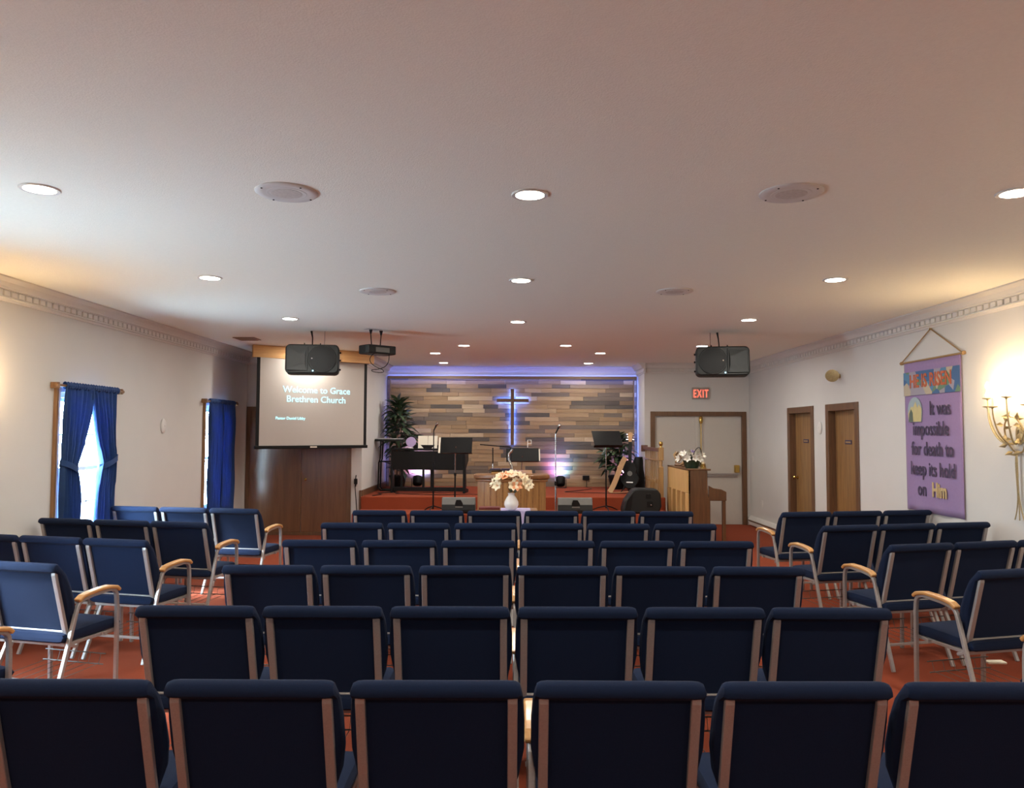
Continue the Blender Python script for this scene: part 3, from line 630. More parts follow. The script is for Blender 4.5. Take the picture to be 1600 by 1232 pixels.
# ------------------------------------------------------------------ PA speakers
def pa_speaker(p, mirror, rz, label):
    t = thing('hanging_speaker', label, 'speaker', p, group='black hanging speakers', rot=(R(-6), 0, rz))
    w, h, dp = .66, .375, .34
    s = mirror
    rows = []
    def rrect(w_, h_, y, r, n=6):
        out = []
        for cx, cz, a0 in ((w_ / 2 - r, h_ / 2 - r, 0), (-w_ / 2 + r, h_ / 2 - r, 90), (-w_ / 2 + r, -h_ / 2 + r, 180), (w_ / 2 - r, -h_ / 2 + r, 270)):
            for k in range(n + 1):
                a = R(a0 + 90 * k / n); out.append(Vector((cx + r * math.cos(a), y, cz + r * math.sin(a))))
        return out
    rings = [rrect(w - .03, h - .03, -.17, .05), rrect(w, h, -.155, .06), rrect(w, h, -.02, .06), rrect(w * .86, h * .74, .17, .05)]
    mb = MB().grid(rings, closed_v=True)
    n = len(rings[0]); mb.f.append(tuple(range(n))); mb.f.append(tuple(range(3 * n, 4 * n)))
    mb.build('cabinet', MAT['spk'], t, smooth=True)
    MB().lathe([(.175, 0), (.178, .006), (.172, .014), (.165, .012)], 40, Matrix.Rotation(R(90), 4, 'X'), (s * .125, -.168, 0)).build('grille_ring', MAT['spk'], t, smooth=True)
    g = MB().lathe([(.166, .006), (.163, .018), (.1, .026), (.001, .03)], 40, Matrix.Rotation(R(90), 4, 'X'), (s * .125, -.168, 0)).build('grille', MAT['grille'], t, smooth=True)
    MB().box(s * .262 - .006, s * .262 + .006, -.186, -.178, -.035, .03).build('badge', MAT['chrome'], g, bevel=.001)
    # horn: flared rim with sloped walls down to the throat
    x0, x1 = (-s) * .30, (-s) * .055; xa, xb = min(x0, x1), max(x0, x1)
    zc = .15; cx = (-s) * .12
    rim = [(xa, -.192, -zc), (xb, -.18, -zc), (xb, -.18, zc), (xa, -.192, zc)]
    base = [(xa - .005, -.165, -zc - .005), (xb + .005, -.165, -zc - .005), (xb + .005, -.165, zc + .005), (xa - .005, -.165, zc + .005)]
    inr = [(cx - .03, -.172, -.06), (cx + .03, -.172, -.06), (cx + .03, -.172, .06), (cx - .03, -.172, .06)]
    rim2 = [(xa + .012, -.191, -zc + .012), (xb - .012, -.179, -zc + .012), (xb - .012, -.179, zc - .012), (xa + .012, -.191, zc - .012)]
    MB().grid([[Vector(q) for q in rg] for rg in (base, rim, rim2, inr)], closed_v=True).build('horn', MAT['spk'], t)
    MB().box(cx - .03, cx + .03, -.175, -.171, -.06, .06).build('horn_throat', MAT['black'], t)
    MB().lathe([(.011, 0), (.009, .006), (.001, .008)], 10, Matrix.Rotation(R(90), 4, 'X'), (s * .0, -.19, .0)).build('bolt', MAT['chrome'], t)
    MB().lathe([(.009, 0), (.007, .004), (.001, .006)], 10, Matrix.Rotation(R(90), 4, 'X'), (s * -.005 + .02, -.184, -.155)).build('power_light', MAT['blueglow'], t)
    fm = MB().lathe([(.014, 0), (.012, .022), (.001, .024)], 10, Matrix.Rotation(R(90 * s), 4, 'Y')).mesh('rubber_foot', MAT['black'])
    for zz in (-.12, 0, .1): obj('rubber_foot', fm, t, (s * (w / 2 - .003), -.08, zz))
    gap = CEIL - p[2] - h / 2
    for xx in (-.12, .08): MB().tube([(xx, 0, h / 2 - .01), (xx, 0, h / 2 + .05)], .007, 6).build('eye_bolt', MAT['blackmetal'], t)
    MB().tube([(-.02, 0, h / 2 - .01), (-.025, .03, h / 2 + gap * .6), (-.04, .02, h / 2 + gap)], [.008, .008, .014], 8).build('hanger', MAT['blackmetal'], t)
    MB().tube([(.13 * s, 0, h / 2 - .01), (.13 * s, .02, h / 2 + gap)], .003, 5).build('safety_cable', MAT['blackmetal'], t)
p = at(490, 565, 9.8); pa_speaker((p.x, p.y, p.z), 1, R(8), 'black speaker hanging from the ceiling in front of the screen')
p = at(1127, 568, 9.8); pa_speaker((p.x, p.y, p.z), -1, R(-8), 'black speaker hanging from the ceiling above the exit sign')

# ------------------------------------------------------------------ projector
p = at(590, 547, 9.75)
pj = thing('projector', 'dark ceiling projector on thin rods right of the screen', 'projector', p, R(42))
MB().prism([(-.2, -.12), (.2, -.12), (.215, -.06), (.215, .1), (.17, .14), (-.17, .14), (-.215, .1), (-.215, -.06)], -.06, .05, Matrix.Identity(4)).build('body', MAT['spk'], pj, bevel=.012, seg=2)
MB().lathe([(.06, 0), (.06, .03), (.045, .035), (.04, .02), (.001, .018)], 20, Matrix.Rotation(R(-90), 4, 'X'), (.06, .12, -.005)).build('lens', MAT['black'], pj, smooth=True)
MB().box(-.1, .1, -.123, -.118, -.04, .02).build('label_panel', MAT['greyplastic'], pj)
MB().box(-.08, .1, -.1, .1, -.066, -.058).build('base_plate', MAT['greyplastic'], pj, bevel=.002)
gap = CEIL - p.z
for xx, yy in ((-.09, 0), (.07, .05)):
    a = MB().tube([(xx, yy, .05), (xx * 1.15, yy, gap - .06)], .007, 6).build('rod', MAT['blackmetal'], pj)
    MB().lathe([(.01, 0), (.024, .06)], 10, None, (xx * 1.15, yy, gap - .06)).build('ceiling_cup', MAT['black'], a, smooth=True)
MB().box(-.17, .02, -.06, .06, gap - .006, gap).build('ceiling_plate', MAT['trim'], pj)
MB().tube(bez((-.1, -.1, -.05), (-.25, -.1, -.15), (-.15, -.1, -.22), (.0, -.12, -.26), 10) + bez((.0, -.12, -.26), (.1, -.12, -.32), (-.2, -.1, -.30), (-.14, -.1, -.27), 10) + bez((-.14, -.1, -.27), (.05, -.1, -.25), (.12, -.1, -.2), (.12, -.08, -.05), 10), .005, 5).build('cable', MAT['black'], pj, smooth=True)

# ------------------------------------------------------------------ cross and LED lighting
pc = at(800.5, 650, YBACK - .1)
cz0, cz1 = at(800, 696, YBACK - .1).z, at(800, 608, YBACK - .1).z; cw = .068
bz = at(800, 626, YBACK - .1).z; bx0, bx1 = at(776, 626, YBACK - .1).x, at(826, 626, YBACK - .1).x
cr_ = thing('wall_cross', 'dark wooden cross backlit in blue on the plank wall', 'cross', (pc.x, YBACK - .11, cz0))
MB().box(-cw / 2, cw / 2, 0, .04, 0, cz1 - cz0).build('upright', MAT['casing'], cr_, bevel=.003)
MB().box(bx0 - pc.x, -cw / 2, .002, .038, bz - cz0 - cw / 2, bz - cz0 + cw / 2).box(cw / 2, bx1 - pc.x, .002, .038, bz - cz0 - cw / 2, bz - cz0 + cw / 2).build('crossbar', MAT['casing'], cr_, bevel=.003)
MB().box(-.026, .026, .041, .046, .02, cz1 - cz0 - .02).box(bx0 - pc.x + .02, -.03, .041, .046, bz - cz0 - .026, bz - cz0 + .026).box(.03, bx1 - pc.x - .02, .041, .046, bz - cz0 - .026, bz - cz0 + .026).build('led_strip', MAT['blueled'], cr_)
for zz in (.15, .9): MB().box(-.012, .012, .046, .09, zz, zz + .02).build('standoff', MAT['blackmetal'], cr_)
PZ = PT - .03
def light_strip(label, lip, strip, mk):
    t = thing('light_strip', label, 'light strip', (0, YBACK, STZ))
    MB().box(*lip).build('cover_lip', MAT['planks'][2], t, bevel=.002)
    MB().box(*strip).build('led_strip', MAT[mk], t)
light_strip('blue light strip along the top edge of the plank wall', (AXL + .03, AXR - .03, -.115, -.105, PT - STZ - .06, PT - STZ - .01), (AXL + .05, AXR - .05, -.10, -.085, PT - STZ - .05, PT - STZ - .045), 'blueled2')
light_strip('blue light strip down the right edge of the plank wall', (AXR - .085, AXR - .07, -.12, -.031, .0, PT - STZ - .07), (AXR - .069, AXR - .066, -.07, -.035, .07, PT - STZ - .08), 'blueled3')
light_strip('blue light strip down the left edge of the plank wall', (AXL + .07, AXL + .085, -.12, -.031, .0, PT - STZ - .07), (AXL + .066, AXL + .069, -.07, -.035, .07, PT - STZ - .08), 'blueled4')
def par(p, label, cols):
    t = thing('uplight', label, 'stage light', p, group='stage uplights')
    tl = Matrix.Rotation(R(-28), 4, 'X')
    MB().lathe([(.075, 0), (.09, .02), (.095, .15), (.088, .16), (.08, .15), (.001, .145)], 20, Matrix.Translation((0, 0, .05)) @ tl).build('can', MAT['black'], t, smooth=True)
    MB().lathe([(.078, .149), (.078, .153)], 20, Matrix.Translation((0, 0, .05)) @ tl).build('lens', MAT['parlens'], t)
    MB().box(-.11, -.10, -.02, .02, .0, .17).box(.10, .11, -.02, .02, 0, .17).box(-.11, .11, -.05, .05, 0, .01).build('yoke', MAT['blackmetal'], t, bevel=.002)
    for xo, c, e in cols:
        l = bpy.data.lights.new('par_light', 'SPOT'); l.energy = e; l.color = c; l.spot_size = R(105); l.spot_blend = 1.0; l.shadow_soft_size = .04
        lo = bpy.data.objects.new('par_light', l); COL.objects.link(lo); lo.parent = t; lo.location = (xo * .6, .07, .24)
        d_ = Vector((xo * 3.5, 1.5, 1)).normalized(); lo.rotation_euler = d_.to_track_quat('-Z', 'Y').to_euler()
p = at(876, 760, 14.8); par((p.x, p.y, STZ), 'small black uplight washing purple and cyan on the plank wall', [(-.05, (.75, .25, 1), 15), (.05, (.15, .65, 1), 12)])
p = at(652, 760, 14.8); par((p.x, p.y, STZ), 'small black uplight shining blue behind the digital piano', [(-.05, (.55, .35, 1), 24), (.05, (.4, .5, 1), 22)])
p = at(980, 760, 14.9); par((p.x + .02, p.y, STZ), 'small uplight hidden behind the right plant', [(-.03, (.8, .35, .9), 18), (.05, (.2, .4, 1), 14)])
p = at(915, 747, YBACK)
ob = thing('cable_box', 'black outlet box low on the plank wall', 'outlet', (p.x, YBACK - .03, p.z - .04))
MB().box(-.065, .065, -.05, 0, 0, .085).build('box', MAT['black'], ob, bevel=.005)
MB().box(-.04, .04, -.054, -.049, .02, .065).build('cover', MAT['blackmetal'], ob, bevel=.003)

# ------------------------------------------------------------------ pulpit
PX = at(799.5, 760, 11.2).x
pu = thing('pulpit', 'wide oak pulpit with a moulded curved top before the stage', 'pulpit', (PX, 11.2, 0))
zt = at(800, 742, 11.2).z
def bow(w, d, bowd, n=14):
    pts = [(-w / 2, d)]
    for i in range(n + 1):
        u = -1 + 2 * i / n; pts.append((u * w / 2, -bowd * (1 - u * u)))
    pts.append((w / 2, d)); return pts
MB().prism(bow(.99, .36, .14), 0.06, zt - .09, Matrix.Identity(4)).build('body', MAT['pulpit'], pu)
nb = 11
for i in range(nb + 1):
    u = -1 + 2 * i / nb; x = u * .48; y = -.14 * (1 - u * u)
    MB().box(x - .008, x + .008, y - .006, y + .012, .10, zt - .10).build('batten', MAT['pulpitdark'], pu, bevel=.003)
MB().prism(bow(1.04, .38, .16), 0, .08, Matrix.Identity(4)).build('plinth', MAT['pulpitdark'], pu, bevel=.01)
MB().prism(bow(1.05, .38, .165), zt - .10, zt - .065, Matrix.Identity(4)).build('lower_moulding', MAT['pulpitdark'], pu, bevel=.01, seg=2)
MB().prism(bow(1.10, .40, .19), zt - .06, zt, Matrix.Identity(4)).build('top_rail', MAT['pulpitdark'], pu, bevel=.015, seg=3)
MB().add([(-.3, .02, zt), (.3, .02, zt), (.3, .34, zt + .02), (-.3, .34, zt + .02), (-.3, .02, zt + .012), (.3, .02, zt + .012), (.3, .34, zt + .05), (-.3, .34, zt + .05)], [(0, 1, 2, 3), (4, 5, 6, 7), (0, 1, 5, 4), (1, 2, 6, 5), (2, 3, 7, 6), (3, 0, 4, 7)]).build('reading_desk', MAT['pulpit'], pu)
bk = thing('open_book', 'dark book lying on top of the pulpit', 'book', (PX - .16, 11.42, zt + .052))
MB().box(-.17, .17, -.06, .08, 0, .012).build('cover', MAT['black'], bk, bevel=.002)
MB().box(-.16, -.01, -.055, .075, .012, .024).box(.01, .16, -.055, .075, .012, .024).build('pages', MAT['ink'], bk)

# ------------------------------------------------------------------ stands
def tripod(t, zbase, r, mat, legs=3, a0=0):
    for k in range(legs):
        a = a0 + 2 * math.pi * k / legs
        MB().tube([(0, 0, zbase + .085), (math.cos(a) * r * .6, math.sin(a) * r * .6, zbase + .05), (math.cos(a) * r, math.sin(a) * r, zbase + .008)], [.010, .009, .008], 6).build('leg', mat, t, smooth=True)
def music_stand(px_, d, zb, desk, rz, label, pitch=-22, shear=0):
    x0, y0, x1, y1 = desk
    a, b_ = at(x0, y1, d), at(x1, y0, d)
    cx, cz_ = (a.x + b_.x) / 2, (a.z + b_.z) / 2
    t = thing('music_stand', label, 'music stand', (at(px_, 760, d).x, d, zb), group='black music stands')
    X = cx - t.location.x; Z = cz_ - zb
    w, h = (b_.x - a.x) / math.cos(rz), (b_.z - a.z) / math.cos(R(pitch))
    m = Matrix.Translation((X, 0, Z)) @ Matrix.Rotation(rz, 4, 'Z') @ Matrix.Rotation(R(shear), 4, 'Y') @ Matrix.Rotation(R(pitch), 4, 'X')
    dk = MB().box(-w / 2, w / 2, -.004, 0, -h / 2, h / 2, m).build('desk', MAT['blackmetal'], t, bevel=.001)
    MB().box(-w / 2, w / 2, 0, .06, -h / 2, -h / 2 + .004, m).build('ledge', MAT['blackmetal'], dk)
    MB().tube([(0, 0, .05), (0, 0, Z * .55)], .013, 10).build('lower_tube', MAT['blackmetal'], t, smooth=True)
    MB().tube([(0, 0, Z * .5), (0, 0, Z - h * .25), (X, -.015, Z - .02)], .009, 10).build('upper_tube', MAT['chrome'], t, smooth=True)
    MB().lathe([(.017, 0), (.02, .02), (.017, .05)], 10, None, (0, 0, Z * .53)).build('collar', MAT['black'], t, smooth=True)
    tripod(t, 0, .24, MAT['blackmetal'], 3, .6)
    return t, m, w, h
t, m, w, h = music_stand(711, 12.42, TRZ, (688, 684, 738, 708), R(-6), 'black music stand on the step in front of the digital piano', -16)
sh = tag(MB().box(-.2, .0, .006, .008, -.13, .13, Matrix.Translation(t.location) @ m @ Matrix.Translation((-.09, 0, .0))).build('sheet_music', MAT['paper']), 'white sheets on the music stand before the digital piano', 'sheet music')
t, m, w, h = music_stand(947, 12.45, TRZ, (926, 674, 971, 696), R(10), 'black tilted music stand beside the big floor monitor', -38, 0)
t, m, w, h = music_stand(815, 13.0, STZ, (791, 701, 842, 721), R(4), 'black music stand on the stage behind the pulpit', -16)
MB().tube([(.10, -.02, t.location.z * 0 + .80), (.10, -.02, .93), (.16, -.02, .93), (.16, -.02, .87), (.11, -.02, .87)], .007, 6).build('clip_lamp', MAT['white'], t)
MB().box(w / 2 - .03, w / 2 + .02, .003, .006, -h / 2 + .01, h / 2 - .01, m).build('page_edge', MAT['paper'], t)
def mic_stand(px_, d, zb, pytop, label, boom=None, mat=MAT['blackmetal'], tri=True):
    t = thing('microphone_stand', label, 'microphone stand', (at(px_, 760, d).x, d, zb), group='microphone stands')
    Z = at(px_, pytop, d).z - zb
    MB().tube([(0, 0, .03), (0, 0, Z * .55)], .012, 8).build('lower_tube', mat, t, smooth=True)
    MB().tube([(0, 0, Z * .5), (0, 0, Z - .1)], .008, 8).build('upper_tube', mat, t, smooth=True)
    MB().lathe([(.015, 0), (.018, .02), (.014, .06)], 10, None, (0, 0, Z * .53)).build('clutch', MAT['black'], t, smooth=True)
    if tri: tripod(t, 0, .20, mat, 3, .3)
    else: MB().lathe([(.13, 0), (.13, .012), (.06, .025), (.016, .04)], 20).build('base', mat, t, smooth=True)
    mm = Matrix.Translation((.0, -.02, Z - .1)) @ Matrix.Rotation(R(25), 4, 'Y')
    MB().lathe([(.010, 0), (.012, .08), (.016, .1)], 10, mm).build('microphone', MAT['black'], t, smooth=True)
    MB().lathe([(.016, .1), (.022, .115), (.023, .13), (.015, .15), (.001, .155)], 12, mm).build('mic_head', MAT['chrome'], t, smooth=True)
    return t, Z
mic_stand(677, 12.35, TRZ, 664, 'slim microphone stand on the step left of the pulpit')
mic_stand(868, 10.93, 0, 667, 'straight chrome microphone stand right of the pulpit', mat=MAT['chrome'], tri=False)
# boom stand over the pulpit
d = 11.75; a = at(750, 695, d); b_ = at(858, 701, d); g = at(797, 699, d)
bs = thing('boom_stand', 'boom microphone arm reaching over the pulpit', 'microphone stand', (g.x + .01, d, TRZ / 2))
o_ = Vector(bs.location)
MB().tube([(0, 0, .03), (0, 0, g.z - o_.z)], .011, 8).build('pole', MAT['blackmetal'], bs, smooth=True)
MB().tube([a - o_, g - o_], .008, 8).build('boom_arm', MAT['blackmetal'], bs, smooth=True)
MB().tube([g - o_, b_ - o_], .003, 8).build('boom_tail', MAT['chrome'], bs, smooth=True)
tripod(bs, 0, .14, MAT['blackmetal'], 3, .2)
q = at(770, 700, d) - o_; q2 = at(770, 735, d) - o_
MB().tube([q, q2 + Vector((0, 0, .1))], .009, 8).build('drop_tube', MAT['blackmetal'], bs, smooth=True)
MB().lathe([(.012, 0), (.014, .03), (.010, .1)], 10, None, q2).build('microphone', MAT['chrome'], bs, smooth=True)
gn = thing('gooseneck_arm', 'thick silver gooseneck arm on top of the pulpit', 'gooseneck', at(799, 745, 11.3)); gn.location.z = zt + .0
o_ = Vector(gn.location); hh = at(797, 702, 11.3).z - zt
MB().tube([(.02, 0, 0), (.0, 0, .12), (-.04, 0, .22), (-.035, 0, .30), (.0, 0, hh - .03), (.01, 0, hh)], [.022, .02, .018, .018, .02, .016], 10).build('gooseneck', MAT['chrome'], gn, smooth=True)
MB().lathe([(.05, 0), (.045, .012), (.024, .02)], 16, None, (.02, 0, 0)).build('base', MAT['blackmetal'], gn, smooth=True)

# ------------------------------------------------------------------ communion table with flowers
TD = 9.45; tz = at(797, 797, TD).z
xa, xb = at(748, 797, TD).x, at(840, 797, TD).x
ct = thing('communion_table', 'small table under a lilac cloth in front of the pulpit', 'table', ((xa + xb) / 2, TD, 0)); tw = (xb - xa) / 2
MB().box(-tw, tw, -.18, .25, tz - .03, tz).build('table_top', MAT['pulpit'], ct, bevel=.004)
lg = MB().box(-.022, .022, -.022, .022, 0, tz - .03).mesh('leg', MAT['pulpit'], bevel=.004)
for sx in (-1, 1):
    for sy in (-.14, .21): obj('leg', lg, ct, (sx * (tw - .04), sy, 0))
rows = []
for i in range(9):
    u = i / 8 * .44; rows.append([Vector((x, -.186 - .01 * math.sin(x * 60) * (u / .44), tz + .004 - u)) for x in [-.09 + .36 * j / 18 for j in range(19)]])
rows = [[Vector((x, .2, tz + .004)) for x in [-.09 + .36 * j / 18 for j in range(19)]]] + rows
o = MB().grid(rows).build('cloth', MAT['lilaccloth'], None, smooth=True); o.location = ct.location
tag(o, 'lilac cloth draped over the front of the small table', 'tablecloth')
bb_ = tag(MB().box(-.24, .02, -.02, .16, tz + .002, tz + .028).build('hymn_book', MAT['maroon'], loc=(ct.location.x - .12, TD, 0), bevel=.004), 'flat maroon book lying left of the white vase', 'book')
VX = at(799, 790, TD).x
fa = thing('flower_vase', 'white vase of cream lilies on the small table before the pulpit', 'flower vase', (VX, TD - .09, tz + .006))
MB().lathe([(.045, 0), (.07, .02), (.088, .065), (.085, .10), (.06, .15), (.04, .175), (.038, .19), (.046, .205), (.04, .204), (.034, .19), (.034, .15)], 26).build('vase', MAT['white'], fa, smooth=True)
def petal_mesh(L_, w, curl, mat, name='petal'):
    rows = []
    for i in range(6):
        u = i / 5; ww = w * math.sin(math.pi * min(1, u * .85 + .1)) ; zz = L_ * (u - curl * u * u * .3); out = L_ * curl * u * u
        rows.append([Vector((ww * s, out + .25 * ww * s * s, zz)) for s in (-1, -.5, 0, .5, 1)])
    return MB().grid(rows).mesh(name, mat, smooth=True, flip=False)
pm = petal_mesh(.085, .03, .8, MAT['petal']); pm2 = petal_mesh(.085, .03, .8, MAT['petalcoral'])
cen = MB().lathe([(.004, 0), (.003, .05), (.006, .06), (.001, .065)], 6).mesh('stamen', MAT['petalcoral'])
rn = random.Random(5)
for k in range(22):
    th = rn.uniform(0, 2 * math.pi); el = rn.uniform(.15, 1.45)
    dx, dy, dz = math.cos(th) * math.cos(el), math.sin(th) * math.cos(el), math.sin(el)
    c = Vector((dx * .21, dy * .14, .25 + dz * .15))
    dirn = (Vector((dx * .9, dy * .9 - .35, dz * .7))).normalized(); q = dirn.to_track_quat('Z', 'Y')
    fl = obj('flower', cen, fa, c, q.to_euler())
    for j in range(6): obj('petal', pm if k % 11 else pm2, fl, (0, 0, 0), (0, 0, j * math.pi / 3))
lfm = MB().add([(0, 0, 0), (.018, .0, .05), (0, .006, .13), (-.018, 0, .05)], [(0, 1, 2), (0, 2, 3)]).mesh('leaf', MAT['leaf'], flip=False)
for k in range(14):
    th = rn.uniform(0, 6.28); obj('leaf', lfm, fa, (math.cos(th) * .04, math.sin(th) * .03, .2), (rn.uniform(.2, 1.3), 0, th))

# ------------------------------------------------------------------ stage monitors
def wedge(px0, px1, d, label):
    x0, x1 = at(px0, 790, d).x, at(px1, 790, d).x; w = (x1 - x0) / 2
    t = thing('floor_monitor', label, 'speaker', ((x0 + x1) / 2, d, TRZ), group='small grey floor monitors')
    h = at(700, 777, d).z - TRZ
    MB().prism([(-.08, 0), (-.12, .06), (-.10, h * .58), (-.055, h), (.03, h * .98), (.17, .05), (.16, 0)], -w, w, MX).build('cabinet', MAT['greyplastic'], t, bevel=.012, seg=2)
    MB().prism([(-.125, .02), (-.128, .06), (-.108, h * .56), (-.06, h * .57), (-.06, .02)], -w * .99, w * .99, MX).build('back_panel', MAT['spk'], t, bevel=.004)
    MB().prism([(-w * .2, h * .42), (w * .26, h * .42), (w * .26, h * .62), (w * .13, h * .86), (-w * .12, h * .86), (-w * .2, h * .62)], -.122, -.045, MY).build('handle_recess', MAT['black'], t)
    MB().box(-w * .2, w * .26, -.128, -.12, h * .36, h * .46).build('handle_lip', MAT['greyplastic'], t, bevel=.003)
    MB().add([(-w * .9, .045, h * .93), (w * .9, .045, h * .93), (w * .9, .17, h * .22), (-w * .9, .17, h * .22)], [(0, 1, 2, 3)]).build('grille', MAT['grille'], t)
wedge(691, 743, 12.12, 'small grey floor monitor on the step left of the pulpit')
wedge(871, 925, 12.12, 'small grey floor monitor on the step right of the pulpit')
d = 12.18; x0, x1 = at(971, 780, d).x, at(1031, 780, d).x; w = (x1 - x0)
bmn = thing('floor_speaker', 'large black wedge speaker lying on the step near the piano', 'speaker', ((x0 + x1) / 2, d, TRZ), R(0))
h = at(1000, 763, d).z - TRZ
MB().prism([(-w * .48, .01), (-w * .5, .06), (-w * .43, h * .52), (-w * .22, h * .96), (-w * .1, h), (w * .38, h * .98), (w * .48, h * .8), (w * .5, h * .3), (w * .44, .03), (w * .36, 0)], -.16, .16, MY).build('cabinet', MAT['spk'], bmn, bevel=.03, seg=3)
MB().prism([(-w * .46, .06), (-w * .40, h * .52), (-w * .24, h * .86), (-w * .28, h * .4), (-w * .3, .05)], -.168, -.155, MY).build('front_rim', MAT['black'], bmn, bevel=.004)
MB().box(w * .1, w * .22, -.166, -.158, h * .62, h * .8).build('handle', MAT['black'], bmn, bevel=.003)
ip = MB().box(w * .12, w * .27, -.166, -.158, h * .28, h * .52).build('input_panel', MAT['black'], bmn, bevel=.003)
MB().lathe([(.014, 0), (.010, .01), (.001, .011)], 10, Matrix.Rotation(R(90), 4, 'X'), (w * .22, -.166, h * .36)).build('jack', MAT['chrome'], ip)

# ------------------------------------------------------------------ digital piano and keyboard
d = 13.45; a = at(611, 770, d); b_ = at(727, 768, d)
dp = thing('digital_piano', 'black digital piano seen from behind on the stage', 'piano', ((a.x + b_.x) / 2, d, STZ), R(-5)); w = (b_.x - a.x) / 2 - .01
H_ = at(640, 701, d).z - STZ
for s in (-1, 1):
    MB().prism([(-.06, .0), (.34, 0), (.34, .05), (.10, .08), (.06, H_ * .55), (.34, H_ * .72), (.34, H_ * .9), (-.06, H_)], s * w - .02, s * w + .02, MX).build('side_panel', MAT['black'], dp, bevel=.004)
MB().box(-w + .02, w - .02, -.05, .33, H_ * .56, H_ * .9).build('body', MAT['black'], dp, bevel=.006)
MB().box(-w - .02, w + .02, -.07, .2, H_ * .955, H_).build('top_lid', MAT['blackmetal'], dp, bevel=.004)
MB().box(-w + .02, w - .02, -.055, -.03, H_ * .52, H_ * .94).build('back_panel', MAT['black'], dp, bevel=.004)
MB().box(-w + .02, w - .02, -.02, .03, .03, .1).build('bottom_rail', MAT['black'], dp, bevel=.004)
for x in (-.48, -.09, .06): MB().box(w * x / .65 - .02, w * x / .65 + .02, -.01, .02, .1, H_ * .53).build('support', MAT['black'], dp, bevel=.003)
MB().box(-.1, .15, .08, .2, .03, .07).build('pedal_box', MAT['black'], dp)
MB().box(-w * .45, w * .45, .02, .03, H_, H_ + .06).build('music_rest', MAT['blackmetal'], dp)
ml = Matrix.Translation((dp.location.x, d, STZ)) @ Matrix.Rotation(R(-5), 4, 'Z')
sm_ = thing('sheet_music', 'open white music pages standing on the digital piano', 'sheet music', ml @ Vector((-.02, .03, H_ + .002)), R(-5))
for s, rr in ((-1, 8), (1, -8)):
    MB().box(min(0, s * .17), max(0, s * .17), 0, .003, 0, .22, Matrix.Rotation(R(rr), 4, 'Z') @ Matrix.Rotation(R(-8), 4, 'X')).build('page', MAT['paper'], sm_)
d = 13.95; a = at(588, 688, d); b_ = at(632, 688, d)
kb = thing('keyboard_stand', 'thin black keyboard on a bent tube stand by the left return', 'keyboard', ((a.x + b_.x) / 2, d, STZ)); w = (b_.x - a.x) / 2; H_ = a.z - STZ
MB().box(-w, w, -.16, .16, H_ - .02, H_ + .02).build('keyboard', MAT['spk'], kb, bevel=.006)
MB().box(-w + .03, w - .03, -.02, .15, H_ + .02, H_ + .028).build('keys', MAT['white'], kb)
for yy in (-.1, .12):
    MB().tube([(-w + .10, yy, H_ - .02), (-w + .10, yy, H_ - .1), (-w + .09, yy, H_ * .62), (-w + .07, yy, H_ * .56), (-w + .06, yy, .06), (-w + .1, yy, .015), (w * .4, yy, .012)], .014, 8).build('leg', MAT['blackmetal'], kb, smooth=True)
MB().tube([(-w + .07, -.1, H_ * .58), (w * .1, -.1, H_ * .58)], .013, 8).build('crossbar', MAT['blackmetal'], kb, smooth=True)
fs = thing('decorative_plate', 'small pale lilac round plate standing on the digital piano', 'plate', ml @ Vector((-.32, .03, H_ * 0 + at(640, 701, 13.45).z - STZ)))
MB().lathe([(.001, -.012), (.085, -.01), (.09, 0), (.085, .01), (.001, .012)], 24, Matrix.Rotation(R(80), 4, 'X'), (0, 0, .11)).build('disc', MAT['petalpurple'], fs, smooth=True)
MB().lathe([(.05, 0), (.05, .01), (.012, .02), (.01, .05)], 14).build('foot', MAT['white'], fs, smooth=True)

